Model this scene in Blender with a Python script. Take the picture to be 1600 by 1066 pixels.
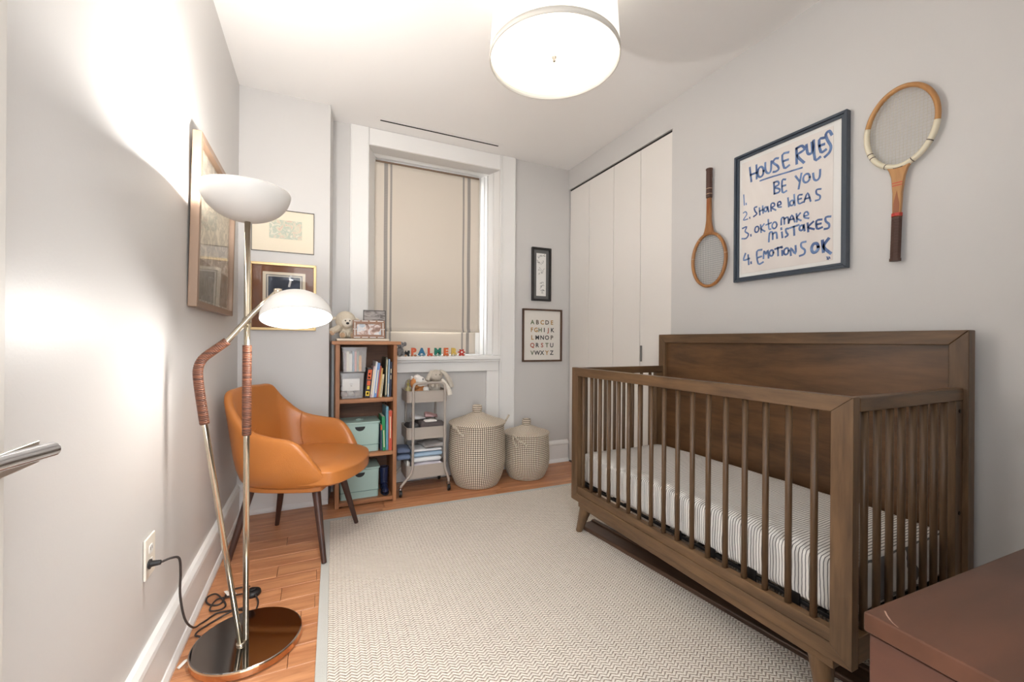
# a child's bedroom: crib, armchair, floor lamp, bookcase, cart, baskets
import bpy, bmesh, math, random
from mathutils import Vector, Matrix, noise
random.seed(7)
EXPOSURE=0.9
WORLD=3.0
HALL_FILL=21
UPL=31
RDL=7
PEND=1.5
DRUM=0.45
DIFF=0.6
BULB=10
WALLC=(211,208,205)
PI=math.pi
for o in list(bpy.data.objects): bpy.data.objects.remove(o)
SC=bpy.context.scene; COL=SC.collection
def lin(c):
    c=c/255.0
    return c/12.92 if c<=.04045 else ((c+.055)/1.055)**2.4
def rgb(r,g,b): return (lin(r),lin(g),lin(b),1.0)

# ---------------------------------------------------------------- camera
yaw,roll,pitch=[math.radians(a) for a in (24.9146,0.3897,0.0198)]
fwd=Vector((math.sin(yaw)*math.cos(pitch),math.cos(yaw)*math.cos(pitch),math.sin(pitch)))
rt=Vector((math.cos(yaw),-math.sin(yaw),0)); up=rt.cross(fwd)
r2=math.cos(roll)*rt+math.sin(roll)*up; u2=-math.sin(roll)*rt+math.cos(roll)*up
cd=bpy.data.cameras.new('camera'); cam=bpy.data.objects.new('camera',cd); COL.objects.link(cam)
cam.matrix_world=Matrix(((r2.x,u2.x,-fwd.x,0),(r2.y,u2.y,-fwd.y,0),(r2.z,u2.z,-fwd.z,1.0649),(0,0,0,1)))
cd.sensor_width=36; cd.lens=651.81*36/1600; cd.clip_start=.03
SC.camera=cam
# ---------------------------------------------------------------- world, lights, exposure
SC.view_settings.view_transform='Standard'; SC.view_settings.look='None'
SC.view_settings.gamma=1; SC.view_settings.use_curve_mapping=False
SC.view_settings.exposure=EXPOSURE
w=bpy.data.worlds.new('daylight'); SC.world=w; w.use_nodes=True
w.node_tree.nodes['Background'].inputs[0].default_value=(.86,.93,1,1)
w.node_tree.nodes['Background'].inputs[1].default_value=WORLD
def light(name,kind,loc,power,color=(1,1,1),size=.1,sy=None,rot=None):
    d=bpy.data.lights.new(name,kind); d.energy=power; d.color=color
    if kind=='AREA':
        d.size=size
        if sy: d.shape='RECTANGLE'; d.size_y=sy
    else: d.shadow_soft_size=size
    o=bpy.data.objects.new(name,d); COL.objects.link(o); o.location=loc
    if rot: o.rotation_euler=rot
    return o
# unseen area fill added in the hall behind the camera to brighten the room
light('hallway_fill','AREA',(.25,-.75,2.3),HALL_FILL,(1,.96,.92),1.1,1.0,(math.radians(62),0,math.radians(-14)))

# ---------------------------------------------------------------- materials
MC={}
def newmat(name):
    m=bpy.data.materials.new(name); m.use_nodes=True
    nt=m.node_tree; b=nt.nodes['Principled BSDF']; return m,nt,b
def mat(name,col,rough=.5,metal=0,noise_amt=0,noise_scale=20,bump=0,bscale=60,emit=0,**kw):
    if name in MC: return MC[name]
    m,nt,b=newmat(name); N=nt.nodes; L=nt.links
    b.inputs['Base Color'].default_value=col; b.inputs['Roughness'].default_value=rough; b.inputs['Metallic'].default_value=metal
    for k,v in kw.items(): b.inputs[k.replace('_',' ')].default_value=v
    tc=N.new('ShaderNodeTexCoord')
    if noise_amt:
        n=N.new('ShaderNodeTexNoise'); n.inputs['Scale'].default_value=noise_scale; n.inputs['Detail'].default_value=4
        L.new(tc.outputs['Object'],n.inputs['Vector'])
        mx=N.new('ShaderNodeMix'); mx.data_type='RGBA'
        mx.inputs[6].default_value=tuple(c*(1-noise_amt) for c in col[:3])+(1,); mx.inputs[7].default_value=tuple(min(1,c*(1+noise_amt)) for c in col[:3])+(1,)
        L.new(n.outputs['Fac'],mx.inputs[0]); L.new(mx.outputs[2],b.inputs['Base Color'])
    if bump:
        n=N.new('ShaderNodeTexNoise'); n.inputs['Scale'].default_value=bscale; n.inputs['Detail'].default_value=3
        L.new(tc.outputs['Object'],n.inputs['Vector'])
        bp=N.new('ShaderNodeBump'); bp.inputs['Strength'].default_value=bump; bp.inputs['Distance'].default_value=.01
        L.new(n.outputs['Fac'],bp.inputs['Height']); L.new(bp.outputs[0],b.inputs['Normal'])
    if emit:
        b.inputs['Emission Color'].default_value=col; b.inputs['Emission Strength'].default_value=emit
    MC[name]=m; return m
def wood(name,c1,c2,axis='X',rough=.4,scale=1.0,rand=0,streak=9):
    """wood with grain running along one object axis"""
    if name in MC: return MC[name]
    m,nt,b=newmat(name); N=nt.nodes; L=nt.links
    tc=N.new('ShaderNodeTexCoord'); mp=N.new('ShaderNodeMapping')
    s={'X':(.9,streak,streak),'Y':(streak,.9,streak),'Z':(streak,streak,.9)}[axis]
    mp.inputs['Scale'].default_value=tuple(v*scale for v in s)
    L.new(tc.outputs['Object'],mp.inputs['Vector'])
    src=mp.outputs[0]
    if rand:
        oi=N.new('ShaderNodeObjectInfo'); va=N.new('ShaderNodeVectorMath'); va.operation='ADD'
        sc=N.new('ShaderNodeVectorMath'); sc.operation='SCALE'; sc.inputs[0].default_value=(7,13,5)
        L.new(oi.outputs['Random'],sc.inputs['Scale'])
        L.new(mp.outputs[0],va.inputs[0]); L.new(sc.outputs[0],va.inputs[1]); src=va.outputs[0]
    n=N.new('ShaderNodeTexNoise'); n.inputs['Scale'].default_value=2.2; n.inputs['Detail'].default_value=6; n.inputs['Roughness'].default_value=.6; n.inputs['Distortion'].default_value=.8
    L.new(src,n.inputs['Vector'])
    n2=N.new('ShaderNodeTexNoise'); n2.inputs['Scale'].default_value=11; n2.inputs['Detail'].default_value=3
    L.new(src,n2.inputs['Vector'])
    ad=N.new('ShaderNodeMath'); ad.operation='MULTIPLY_ADD'; ad.inputs[1].default_value=.35
    L.new(n2.outputs['Fac'],ad.inputs[0]); L.new(n.outputs['Fac'],ad.inputs[2])
    cr=N.new('ShaderNodeValToRGB'); cr.color_ramp.elements[0].position=.45; cr.color_ramp.elements[1].position=.85
    cr.color_ramp.elements[0].color=c2; cr.color_ramp.elements[1].color=c1
    L.new(ad.outputs[0],cr.inputs[0])
    out=cr.outputs[0]
    if rand:
        hs=N.new('ShaderNodeHueSaturation'); mr=N.new('ShaderNodeMapRange'); mr.inputs[3].default_value=1-rand; mr.inputs[4].default_value=1+rand
        L.new(oi.outputs['Random'],mr.inputs[0]); L.new(mr.outputs[0],hs.inputs['Value']); L.new(out,hs.inputs['Color']); out=hs.outputs[0]
    L.new(out,b.inputs['Base Color']); b.inputs['Roughness'].default_value=rough
    bp=N.new('ShaderNodeBump'); bp.inputs['Strength'].default_value=.08; bp.inputs['Distance'].default_value=.003
    L.new(ad.outputs[0],bp.inputs['Height']); L.new(bp.outputs[0],b.inputs['Normal'])
    MC[name]=m; return m
def mathn(nt,op,a,b=None,c=None):
    n=nt.nodes.new('ShaderNodeMath'); n.operation=op
    for i,v in enumerate((a,b,c)):
        if v is None: continue
        if isinstance(v,(int,float)): n.inputs[i].default_value=v
        else: nt.links.new(v,n.inputs[i])
    return n.outputs[0]

M_wall=mat('wall_paint',rgb(*WALLC),.42,bump=.03,bscale=150)
M_ceil=mat('ceiling_paint',rgb(244,241,238),.9)
M_trim=mat('white_trim_paint',rgb(242,240,237),.42)
M_closet=mat('closet_door_paint',rgb(238,233,227),.45)
M_dark=mat('dark_gap',rgb(30,26,24),.8)
M_white=mat('white_plastic',rgb(238,236,230),.3)
M_brass=mat('brushed_pale_brass',rgb(212,202,184),.18,1)
M_mirror=mat('polished_base_metal',rgb(156,154,152),.07,1)
M_copper=mat('copper_edge',rgb(212,170,132),.25,1)
M_chrome=mat('chrome',rgb(205,206,210),.12,1)
M_black=mat('black_rubber',rgb(28,27,28),.45)
M_paper=mat('white_paper',rgb(236,234,229),.7)
def archglass(name,ior=1.5):
    m=bpy.data.materials.new(name); m.use_nodes=True; nt=m.node_tree; nt.nodes.clear()
    o=nt.nodes.new('ShaderNodeOutputMaterial'); mx=nt.nodes.new('ShaderNodeMixShader'); fr=nt.nodes.new('ShaderNodeFresnel'); fr.inputs['IOR'].default_value=ior
    t=nt.nodes.new('ShaderNodeBsdfTransparent'); t.inputs[0].default_value=(1,1,1,1); g=nt.nodes.new('ShaderNodeBsdfGlossy'); g.inputs['Roughness'].default_value=.015
    ge=nt.nodes.new('ShaderNodeNewGeometry'); fc=nt.nodes.new('ShaderNodeMath'); fc.operation='MULTIPLY_ADD'; fc.inputs[1].default_value=-1; fc.inputs[2].default_value=1; nt.links.new(ge.outputs['Backfacing'],fc.inputs[0])
    ml=nt.nodes.new('ShaderNodeMath'); ml.operation='MULTIPLY'; nt.links.new(fr.outputs[0],ml.inputs[0]); nt.links.new(fc.outputs[0],ml.inputs[1])
    nt.links.new(ml.outputs[0],mx.inputs[0]); nt.links.new(t.outputs[0],mx.inputs[1]); nt.links.new(g.outputs[0],mx.inputs[2]); nt.links.new(mx.outputs[0],o.inputs[0])
    MC[name]=m; return m
M_glass=archglass('clear_glass',1.45); M_pglass=archglass('picture_glass',1.28)
for ax in 'XYZ':
    wood('crib_wood_'+ax,rgb(118,89,60),rgb(74,54,36),ax,.42)
    wood('case_wood_'+ax,rgb(190,135,92),rgb(138,90,58),ax,.5)
    wood('bronze_frame_'+ax,rgb(150,126,108),rgb(128,104,88),ax,.4,streak=5)
CW=lambda a: MC['crib_wood_'+a]
BW=lambda a: MC['case_wood_'+a]
M_legwood=wood('dark_walnut',rgb(78,50,40),rgb(50,32,27),'Z',.4)
M_oak=wood('red_oak_plank',rgb(214,155,111),rgb(164,102,64),'X',.33,rand=.07,streak=12,scale=1.1)
M_dresser=wood('dresser_top_wood',rgb(86,54,39),rgb(68,43,30),'X',.4,streak=3)

# ---------------------------------------------------------------- mesh helpers
WM={}   # object -> matrix of its thing, to build parts in world coordinates
def link(o): COL.objects.link(o); return o
def thing(name,label,cat,loc=(0,0,0),rz=0,group=None):
    o=bpy.data.objects.new(name,None); link(o); o.empty_display_size=.05
    o.location=loc; o.rotation_euler=(0,0,rz); o['label']=label; o['category']=cat
    if group: o['group']=group
    WM[o]=Matrix.Translation(loc)@Matrix.Rotation(rz,4,'Z'); return o
def struct(name,loc=(0,0,0)):
    o=bpy.data.objects.new(name,None); link(o); o['kind']='structure'; o.location=loc; WM[o]=Matrix.Translation(loc); return o
def ob(name,bm,m,parent=None,world=False,smooth=False,bevel=0,sub=0,solid=0,segs=2):
    if world and parent is not None:
        bmesh.ops.transform(bm,matrix=WM[parent].inverted(),verts=bm.verts)
    me=bpy.data.meshes.new(name)
    bmesh.ops.recalc_face_normals(bm,faces=bm.faces)
    bm.to_mesh(me); bm.free()
    for mm in (m if isinstance(m,(list,tuple)) else [m]): me.materials.append(mm)
    if smooth:
        for p in me.polygons: p.use_smooth=True
    o=bpy.data.objects.new(name,me); link(o)
    if parent is not None: o.parent=parent; WM[o]=WM[parent]
    if bevel:
        b=o.modifiers.new('bevel','BEVEL'); b.width=bevel; b.segments=segs; b.limit_method='ANGLE'; b.angle_limit=math.radians(40)
        for p in me.polygons: p.use_smooth=True
        b.harden_normals=True
    if solid:
        s=o.modifiers.new('solid','SOLIDIFY'); s.thickness=solid
    if sub:
        s=o.modifiers.new('sub','SUBSURF'); s.levels=sub; s.render_levels=sub
    return o
def tag(o,label,cat,group=None):
    o['label']=label; o['category']=cat
    if group: o['group']=group
    return o
def solo(name,bm,m,label,cat,group=None,**kw):
    """a thing made of one mesh; origin moved to its base centre"""
    xs=[v.co for v in bm.verts]; c=Vector(((min(v.x for v in xs)+max(v.x for v in xs))/2,(min(v.y for v in xs)+max(v.y for v in xs))/2,min(v.z for v in xs)))
    bmesh.ops.translate(bm,vec=-c,verts=bm.verts)
    o=ob(name,bm,m,None,**kw); o.location=c; WM[o]=Matrix.Translation(c)
    return tag(o,label,cat,group)
def part(o,label): o['label']=label; return o
def nb(): return bmesh.new()
def box(bm,x0,x1,y0,y1,z0,z1,mt=0,M=None):
    vs=[bm.verts.new((x,y,z)) for z in (z0,z1) for x,y in ((x0,y0),(x1,y0),(x1,y1),(x0,y1))]
    fs=[bm.faces.new([vs[i] for i in f]) for f in ((3,2,1,0),(4,5,6,7),(0,1,5,4),(1,2,6,5),(2,3,7,6),(3,0,4,7))]
    for f in fs: f.material_index=mt
    if M is not None: bmesh.ops.transform(bm,matrix=M,verts=vs)
    return vs
def bx(*a,**k): bm=nb(); box(bm,*a,**k); return bm
def prism(bm,pts,h0,h1,axis='Z',mt=0):
    """extrude a 2D polygon; axis Z: pts=(x,y); Y: (x,z); X: (y,z)"""
    f=(lambda p,h:(p[0],p[1],h)) if axis=='Z' else ((lambda p,h:(p[0],h,p[1])) if axis=='Y' else (lambda p,h:(h,p[0],p[1])))
    a=[bm.verts.new(f(p,h0)) for p in pts]; b=[bm.verts.new(f(p,h1)) for p in pts]; n=len(pts)
    F=[bm.faces.new(a[::-1]),bm.faces.new(b)]+[bm.faces.new((a[i],a[(i+1)%n],b[(i+1)%n],b[i])) for i in range(n)]
    for q in F: q.material_index=mt
    return a+b
def lathe(bm,prof,c=(0,0,0),seg=32,mt=0,closed=False,M=None):
    rings=[]
    for r,z in prof:
        if r<1e-6: rings.append([bm.verts.new((c[0],c[1],c[2]+z))])
        else: rings.append([bm.verts.new((c[0]+r*math.cos(2*PI*i/seg),c[1]+r*math.sin(2*PI*i/seg),c[2]+z)) for i in range(seg)])
    pr=list(zip(rings,rings[1:]))
    if closed: pr.append((rings[-1],rings[0]))
    for a,b in pr:
        for i in range(seg):
            j=(i+1)%seg
            if len(a)==1 and len(b)==1: continue
            if len(a)==1: q=bm.faces.new((a[0],b[i],b[j]))
            elif len(b)==1: q=bm.faces.new((a[i],a[j],b[0]))
            else: q=bm.faces.new((a[i],a[j],b[j],b[i]))
            q.material_index=mt
    vs=[v for r in rings for v in r]
    if M is not None: bmesh.ops.transform(bm,matrix=M,verts=vs)
    return vs
def tube(bm,pts,r,seg=10,closed=False,mt=0,caps=True,sq=None):
    """tube along points; r may be a list; sq=(a,b) for an elliptic/rect-ish section"""
    pts=[Vector(p) for p in pts]; n=len(pts); R=r if isinstance(r,(list,tuple)) else [r]*n
    T=[]
    for i in range(n):
        a=pts[(i-1)%n] if (closed or i>0) else pts[i]; b=pts[(i+1)%n] if (closed or i<n-1) else pts[i]
        T.append((b-a).normalized())
    ref=Vector((0,0,1)) if abs(T[0].z)<.9 else Vector((0,1,0))
    u=(ref-T[0]*ref.dot(T[0])).normalized(); rings=[]
    for i in range(n):
        u=(u-T[i]*u.dot(T[i])).normalized(); v=T[i].cross(u)
        ring=[]
        for k in range(seg):
            t=2*PI*k/seg; ring.append(bm.verts.new(pts[i]+R[i]*(math.cos(t)*u*(sq[0] if sq else 1)+math.sin(t)*v*(sq[1] if sq else 1))))
        rings.append(ring)
    m=n if closed else n-1
    for i in range(m):
        a=rings[i]; b=rings[(i+1)%n]
        for k in range(seg):
            j=(k+1)%seg; q=bm.faces.new((a[k],a[j],b[j],b[k])); q.material_index=mt
    if caps and not closed:
        bm.faces.new(rings[0][::-1]).material_index=mt; bm.faces.new(rings[-1]).material_index=mt
    return [v for r_ in rings for v in r_]
def cyl(bm,p0,p1,r0,r1=None,seg=16,mt=0): return tube(bm,[p0,p1],[r0,r0 if r1 is None else r1],seg,mt=mt)
def catmull(P,n=6,closed=False):
    P=[Vector(p) for p in P]; out=[]; N=len(P)
    for i in range(N if closed else N-1):
        g=lambda k: P[k%N] if closed else P[max(0,min(N-1,k))]
        a,b,c,d=g(i-1),g(i),g(i+1),g(i+2)
        for k in range(n):
            t=k/n; out.append(.5*((2*b)+(c-a)*t+(2*a-5*b+4*c-d)*t*t+(3*b-a-3*c+d)*t**3))
    if not closed: out.append(P[-1])
    return out
def ball(bm,c,r,seg=14,mt=0,M=None):
    """ellipsoid; r=(a,b,c)"""
    if not isinstance(r,(tuple,list)): r=(r,r,r)
    g=bmesh.ops.create_uvsphere(bm,u_segments=seg,v_segments=max(6,seg*2//3),radius=1)
    m=Matrix.Diagonal((r[0],r[1],r[2],1)); m=(M@m) if M is not None else m
    bmesh.ops.transform(bm,matrix=Matrix.Translation(c)@m,verts=g['verts'])
    for v in g['verts']:
        for f in v.link_faces: f.material_index=mt
    return g['verts']
def frame4(bm,a0,a1,b0,b1,wd,d0,d1,axis):
    """rectangular mitred frame: axis='X' plane YZ (d is x) ; axis='Y' plane XZ (d is y)"""
    mk=(lambda a,b,d:(d,a,b)) if axis=='X' else (lambda a,b,d:(a,d,b))
    O=[(a0,b0),(a1,b0),(a1,b1),(a0,b1)]; I=[(a0+wd,b0+wd),(a1-wd,b0+wd),(a1-wd,b1-wd),(a0+wd,b1-wd)]
    for i in range(4):
        j=(i+1)%4; q=[O[i],O[j],I[j],I[i]]
        f=[bm.verts.new(mk(a,b,d0)) for a,b in q]; g=[bm.verts.new(mk(a,b,d1)) for a,b in q]
        bm.faces.new(f[::-1]); bm.faces.new(g)
        for k in range(4):
            l=(k+1)%4; bm.faces.new((f[k],f[l],g[l],g[k]))
RR=lambda a,ax='Z': Matrix.Rotation(math.radians(a),4,ax)
TT=lambda *a: Matrix.Translation(a)
def text_bm(txt,size,extrude,M,offset=0,align='LEFT'):
    cu=bpy.data.curves.new('t','FONT'); cu.body=txt; cu.size=size; cu.extrude=extrude; cu.offset=offset; cu.align_x=align; cu.resolution_u=3
    o=bpy.data.objects.new('t',cu); link(o); dg=bpy.context.evaluated_depsgraph_get(); me=bpy.data.meshes.new_from_object(o.evaluated_get(dg))
    bpy.data.objects.remove(o); bm=nb(); bm.from_mesh(me); bmesh.ops.transform(bm,matrix=M,verts=bm.verts); bpy.data.meshes.remove(me); return bm
def ribbon(bm,pts,wd,d,mk,th=.0006):
    """flat painted stroke of width wd through 2D pts; mk(a,b,d) makes 3D"""
    P=[Vector(p) for p in pts]
    n=len(P)
    if n==1: P=[P[0],P[0]+Vector((.001,0))]; n=2
    L=[];Rr=[]
    for i in range(n):
        t=(P[min(n-1,i+1)]-P[max(0,i-1)]); t=t.normalized() if t.length>1e-9 else Vector((1,0)); nn=Vector((-t.y,t.x))*wd*.5
        e=t*wd*.4 if i in(0,n-1) else Vector((0,0)); e=-e if i==0 else e
        L.append(bm.verts.new(mk(*(P[i]+nn+e),d))); Rr.append(bm.verts.new(mk(*(P[i]-nn+e),d)))
    for i in range(n-1): bm.faces.new((L[i],L[i+1],Rr[i+1],Rr[i]))
# ================================================================ ROOM SHELL
XL,XR,DJ,DW,H,YN=-.441,2.029,2.977,3.179,2.6,-.10
fl=struct('floor')
part(ob('subfloor',bx(XL-.1,XR+.1,-1.4,DW+.1,-.12,-.0135),mat('subfloor',rgb(90,60,40),.8),fl,world=True),'dark subfloor in the joints between the boards')
rr=random.Random(3); y=YN; row=0
while y<DW-.005:
    y1=min(y+.1018,DW); x=XL; first=True
    while x<XR-.001:
        L_=rr.uniform(.25,.9) if first else rr.uniform(.55,1.25); first=False
        x1=min(x+L_,XR)
        if XR-x1<.15: x1=XR
        bm=nb(); g=.0006; c=.0016; lx=(x1-x)/2
        a=[bm.verts.new((sx*(lx-g),sy*((y1-y)/2-g),-.0135)) for sx,sy in((-1,-1),(1,-1),(1,1),(-1,1))]
        b=[bm.verts.new((sx*(lx-g),sy*((y1-y)/2-g),-.0014)) for sx,sy in((-1,-1),(1,-1),(1,1),(-1,1))]
        t=[bm.verts.new((sx*(lx-c),sy*((y1-y)/2-c),0)) for sx,sy in((-1,-1),(1,-1),(1,1),(-1,1))]
        bm.faces.new(t)
        for p,q in ((a,b),(b,t)):
            for i in range(4): bm.faces.new((p[i],p[(i+1)%4],q[(i+1)%4],q[i]))
        o=ob('plank',bm,M_oak,fl); o.location=((x+x1)/2,(y+y1)/2,0)
        x=x1
    y=y1; row+=1
st=lambda name,bm,m,**k:(lambda o:(o.__setitem__('kind','structure'),o)[1])(ob(name,bm,m,None,**k))
st('wall_left',bx(XL-.12,XL,YN-.1,DJ+.3,0,H),M_wall)
bm=nb(); prism(bm,[(XL,DJ),(.064,DJ),(.098,DW+.1),(XL,DW+.1)],0,H); st('wall_back_left',bm,M_wall)
bm=nb(); box(bm,.060,.324,DW,DW+.12,0,H); box(bm,1.353,XR+.12,DW,DW+.12,0,H); box(bm,.324,1.353,DW,DW+.12,2.478,H); box(bm,.324,1.353,3.195,DW+.12,0,.905); st('wall_back',bm,M_wall)
bm=nb(); box(bm,XR,XR+.12,YN,1.975,0,H); box(bm,XR,XR+.12,1.975,DW,2.421,H); st('wall_right',bm,M_wall)
bm=nb(); box(bm,XR+.12,XR+.62,1.93,DW+.12,0,2.5); st('closet_shade_block',bm,M_dark)  # solid backing behind the doors, closet shade put into its dark colour
bm=nb(); box(bm,.46,XR+.12,YN-.12,YN,0,H); box(bm,XL-.12,.46,YN-.12,YN,2.1,H); st('wall_front',bm,M_wall)
st('ceiling',bx(XL-.12,XR+.12,YN-.12,DW+.12,H,H+.1),M_ceil)

# closet: two bi-fold doors of two flat panels each
ys=[3.172,2.884,2.566,2.272,1.979]
for n,(i,j) in enumerate(((0,1),(2,3))):
    d=struct('door_%d'%(n+1),(XR,ys[i+1],0))
    for k in (i,j):
        ob('panel',bx(XR+.012,XR+.042,ys[k+1]+.0024,ys[k]-.0024,.012,2.408),M_closet,d,world=True,bevel=.0015)
    if n==1:
        bm=bx(XR-.002,XR+.012,2.247,2.256,.93,1.04); part(ob('edge_pull',bm,mat('dull_steel',rgb(140,138,136),.35,1),d,world=True,bevel=.002),'slim steel edge pull')
t=struct('trim_1',(XR,2.5,2.41))
ob('door_gap_shade',bx(XR+.014,XR+.05,1.98,3.17,2.410,2.4205),M_dark,t,world=True)  # dark strip: shade of the gap above the doors as a colour

# baseboards with cap moulding and shoe
def base_profile(): return [(0,0),(.030,0),(.030,.012),(.022,.028),(.018,.03),(.018,.150),(.024,.158),(.022,.172),(.012,.186),(0,.190)]
def baseboard(name,p0,p1,nrm):
    bm=nb(); p0=Vector(p0);p1=Vector(p1);nrm=Vector(nrm)
    A=[bm.verts.new((p0.x+nrm.x*d,p0.y+nrm.y*d,z+.001)) for d,z in base_profile()]
    B=[bm.verts.new((p1.x+nrm.x*d,p1.y+nrm.y*d,z+.001)) for d,z in base_profile()]
    n=len(A); bm.faces.new(A); bm.faces.new(B[::-1])
    for i in range(n): bm.faces.new((A[i],A[(i+1)%n],B[(i+1)%n],B[i]))
    st(name,bm,M_trim)
baseboard('baseboard_left',(XL,.85),(XL,DJ),(1,0)); baseboard('baseboard_back_left',(XL,DJ),(.064,DJ),(0,-1))
baseboard('baseboard_back_right',(1.493,DW),(XR-.001,DW),(0,-1)); baseboard('baseboard_right',(XR,.46),(XR,1.972),(-1,0))

# window surround: two pilasters, head board, splayed jambs, sill, apron frame
def pil(name,x0,x1,beads):
    t=struct(name,((x0+x1)/2,DW,0))
    ob('board',bx(x0,x1,DW-.022,DW,0,2.598),M_trim,t,world=True,bevel=.002)
    for b in beads: ob('bead',bx(b,b+.006,DW-.027,DW-.022,.0,2.596),M_trim,t,world=True,bevel=.0015)
pil('trim_2',.199,.324,(.204,.314)); pil('trim_3',1.353,1.491,(1.356,1.369,1.482))
t=struct('trim_4',(.84,DW,2.5)); ob('head_board',bx(.325,1.352,DW-.018,DW,2.478,2.598),M_trim,t,world=True,bevel=.002)
t=struct('trim_5',(.84,3.3,1.7))
bm=nb(); prism(bm,[(.302,3.181),(.324,3.181),(.405,3.40),(.302,3.40)],.947,2.478); ob('left_jamb',bm,M_trim,t,world=True)
bm=nb(); prism(bm,[(1.375,3.181),(1.353,3.181),(1.272,3.40),(1.375,3.40)],.947,2.478); ob('right_jamb',bm,M_trim,t,world=True)
for a in (.3,.62,.8): # mouldings running up the right jamb
    xa=1.353-.081*a; ya=3.181+.219*a
    bm=nb(); cyl(bm,(xa,ya,.95),(xa,ya,2.47),.006,seg=8); ob('jamb_bead',bm,M_trim,t,world=True,smooth=True)
ob('soffit',bx(.302,1.375,3.301,3.40,2.478,2.56),M_trim,t,world=True)
t=struct('trim_6',(.84,DW,.9))
bm=bx(.326,1.351,3.120,3.40,.915,.945); ob('sill',bm,M_trim,t,world=True,bevel=.008,segs=3)
ob('sill_nosing',bx(.335,1.345,3.135,3.178,.900,.915),M_trim,t,world=True,bevel=.004)
t=struct('trim_7',(.84,DW,.85))
ob('apron',bx(.326,1.351,3.162,3.19,.823,.900),M_trim,t,world=True,bevel=.002)
ob('stile',bx(1.245,1.351,3.163,3.194,.001,.822),M_trim,t,world=True,bevel=.002)
ob('stile',bx(.326,.43,3.163,3.194,.001,.822),M_trim,t,world=True,bevel=.002)
wn=struct('window_1',(.84,3.43,.95))
bm=nb(); frame4(bm,.405,1.272,.947,2.478,.045,3.44,3.41,'Y'); ob('window_frame',bm,M_trim,wn,world=True,bevel=.003)
for z0,z1 in ((.995,1.70),(1.71,2.43)):
    bm=nb(); frame4(bm,.452,1.225,z0,z1,.04,3.475,3.45,'Y'); ob('sash',bm,M_trim,wn,world=True,bevel=.003)
    ob('pane',bx(.49,1.187,3.46,3.464,z0+.035,z1-.035),M_glass,wn,world=True)
bm=nb(); box(bm,.30,.404,3.401,3.56,.9,2.56); box(bm,1.273,1.377,3.401,3.56,.9,2.56); box(bm,.404,1.273,3.401,3.56,2.479,2.56); box(bm,.404,1.273,3.401,3.56,.86,.945); st('wall_window_reveal',bm,M_trim)

# roman shade: woven stripes are colour of the cloth
m,nt,b=newmat('shade_linen'); MC['shade']=m; N=nt.nodes; L=nt.links
tc=N.new('ShaderNodeTexCoord'); sp=N.new('ShaderNodeSeparateXYZ'); L.new(tc.outputs['Object'],sp.inputs[0]); X=sp.outputs[0]; Z=sp.outputs[2]
tot=None
for c,hw in ((-.344,.0140),(-.305,.0075),(.2865,.0075),(.3345,.0135)):
    d=mathn(nt,'LESS_THAN',mathn(nt,'ABSOLUTE',mathn(nt,'SUBTRACT',X,c)),hw)
    tot=d if tot is None else mathn(nt,'ADD',tot,d)
tex=mathn(nt,'MULTIPLY_ADD',mathn(nt,'SINE',mathn(nt,'MULTIPLY',Z,520)),.12,.8)
fac=mathn(nt,'MULTIPLY',tot,tex)
n=N.new('ShaderNodeTexNoise'); n.inputs['Scale'].default_value=260; L.new(tc.outputs['Object'],n.inputs['Vector'])
mx=N.new('ShaderNodeMix'); mx.data_type='RGBA'; mx.inputs[6].default_value=rgb(222,211,197); mx.inputs[7].default_value=rgb(140,134,130); L.new(fac,mx.inputs[0])
L.new(mx.outputs[2],b.inputs['Base Color']); b.inputs['Roughness'].default_value=.9
bp=N.new('ShaderNodeBump'); bp.inputs['Strength'].default_value=.15; bp.inputs['Distance'].default_value=.002; L.new(n.outputs['Fac'],bp.inputs['Height']); L.new(bp.outputs[0],b.inputs['Normal'])
sh=thing('roman_shade','oatmeal linen roman shade with grey woven side stripes, lowered over the window','blind',(.8135,3.365,.955))
def cloth(x0,x1,z0,z1,y0,nz=24,curl=0):
    bm=nb(); V=[]
    for j in range(nz+1):
        z=z0+(z1-z0)*j/nz; r=[]
        for i in range(31):
            x=x0+(x1-x0)*i/30
            yy=y0+.003*math.sin(z*9+x*3)+.002*noise.noise(Vector((x*6,z*5,1)))-curl*math.exp(-((z-z0)/.02)**2)
            r.append(bm.verts.new((x,yy,z)))
        V.append(r)
    for j in range(nz):
        for i in range(30): bm.faces.new((V[j][i],V[j][i+1],V[j+1][i+1],V[j+1][i]))
    return bm
ob('shade_cloth',cloth(-.4295,.4295,.185,1.483,-.014,40,.018),MC['shade'],sh,smooth=True,solid=.002)
ob('hem_fold',cloth(-.4035,.4035,.0,.185,.004,10,0),MC['shade'],sh,smooth=True,solid=.002)
bm=nb(); cyl(bm,(-.428,-.026,.186),(.428,-.026,.186),.006,seg=8); ob('fold_rod_pocket',bm,MC['shade'],sh,smooth=True)
ob('head_rail',bx(-.4295,.4295,0,.03,1.475,1.505),mat('shade_rail',rgb(120,98,80),.6),sh)

# ceiling slot diffuser
v=thing('ceiling_vent','long white ceiling slot air vent with a black slot above the window','vent',(.827,3.01,2.6))
ob('vent_plate',bx(-.47,.472,-.024,.03,-.0035,-.0005),M_ceil,v,bevel=.001)
part(ob('slot',bx(-.445,.445,.003,.016,-.0055,-.0042),M_dark,v),'black air slot')

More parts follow.
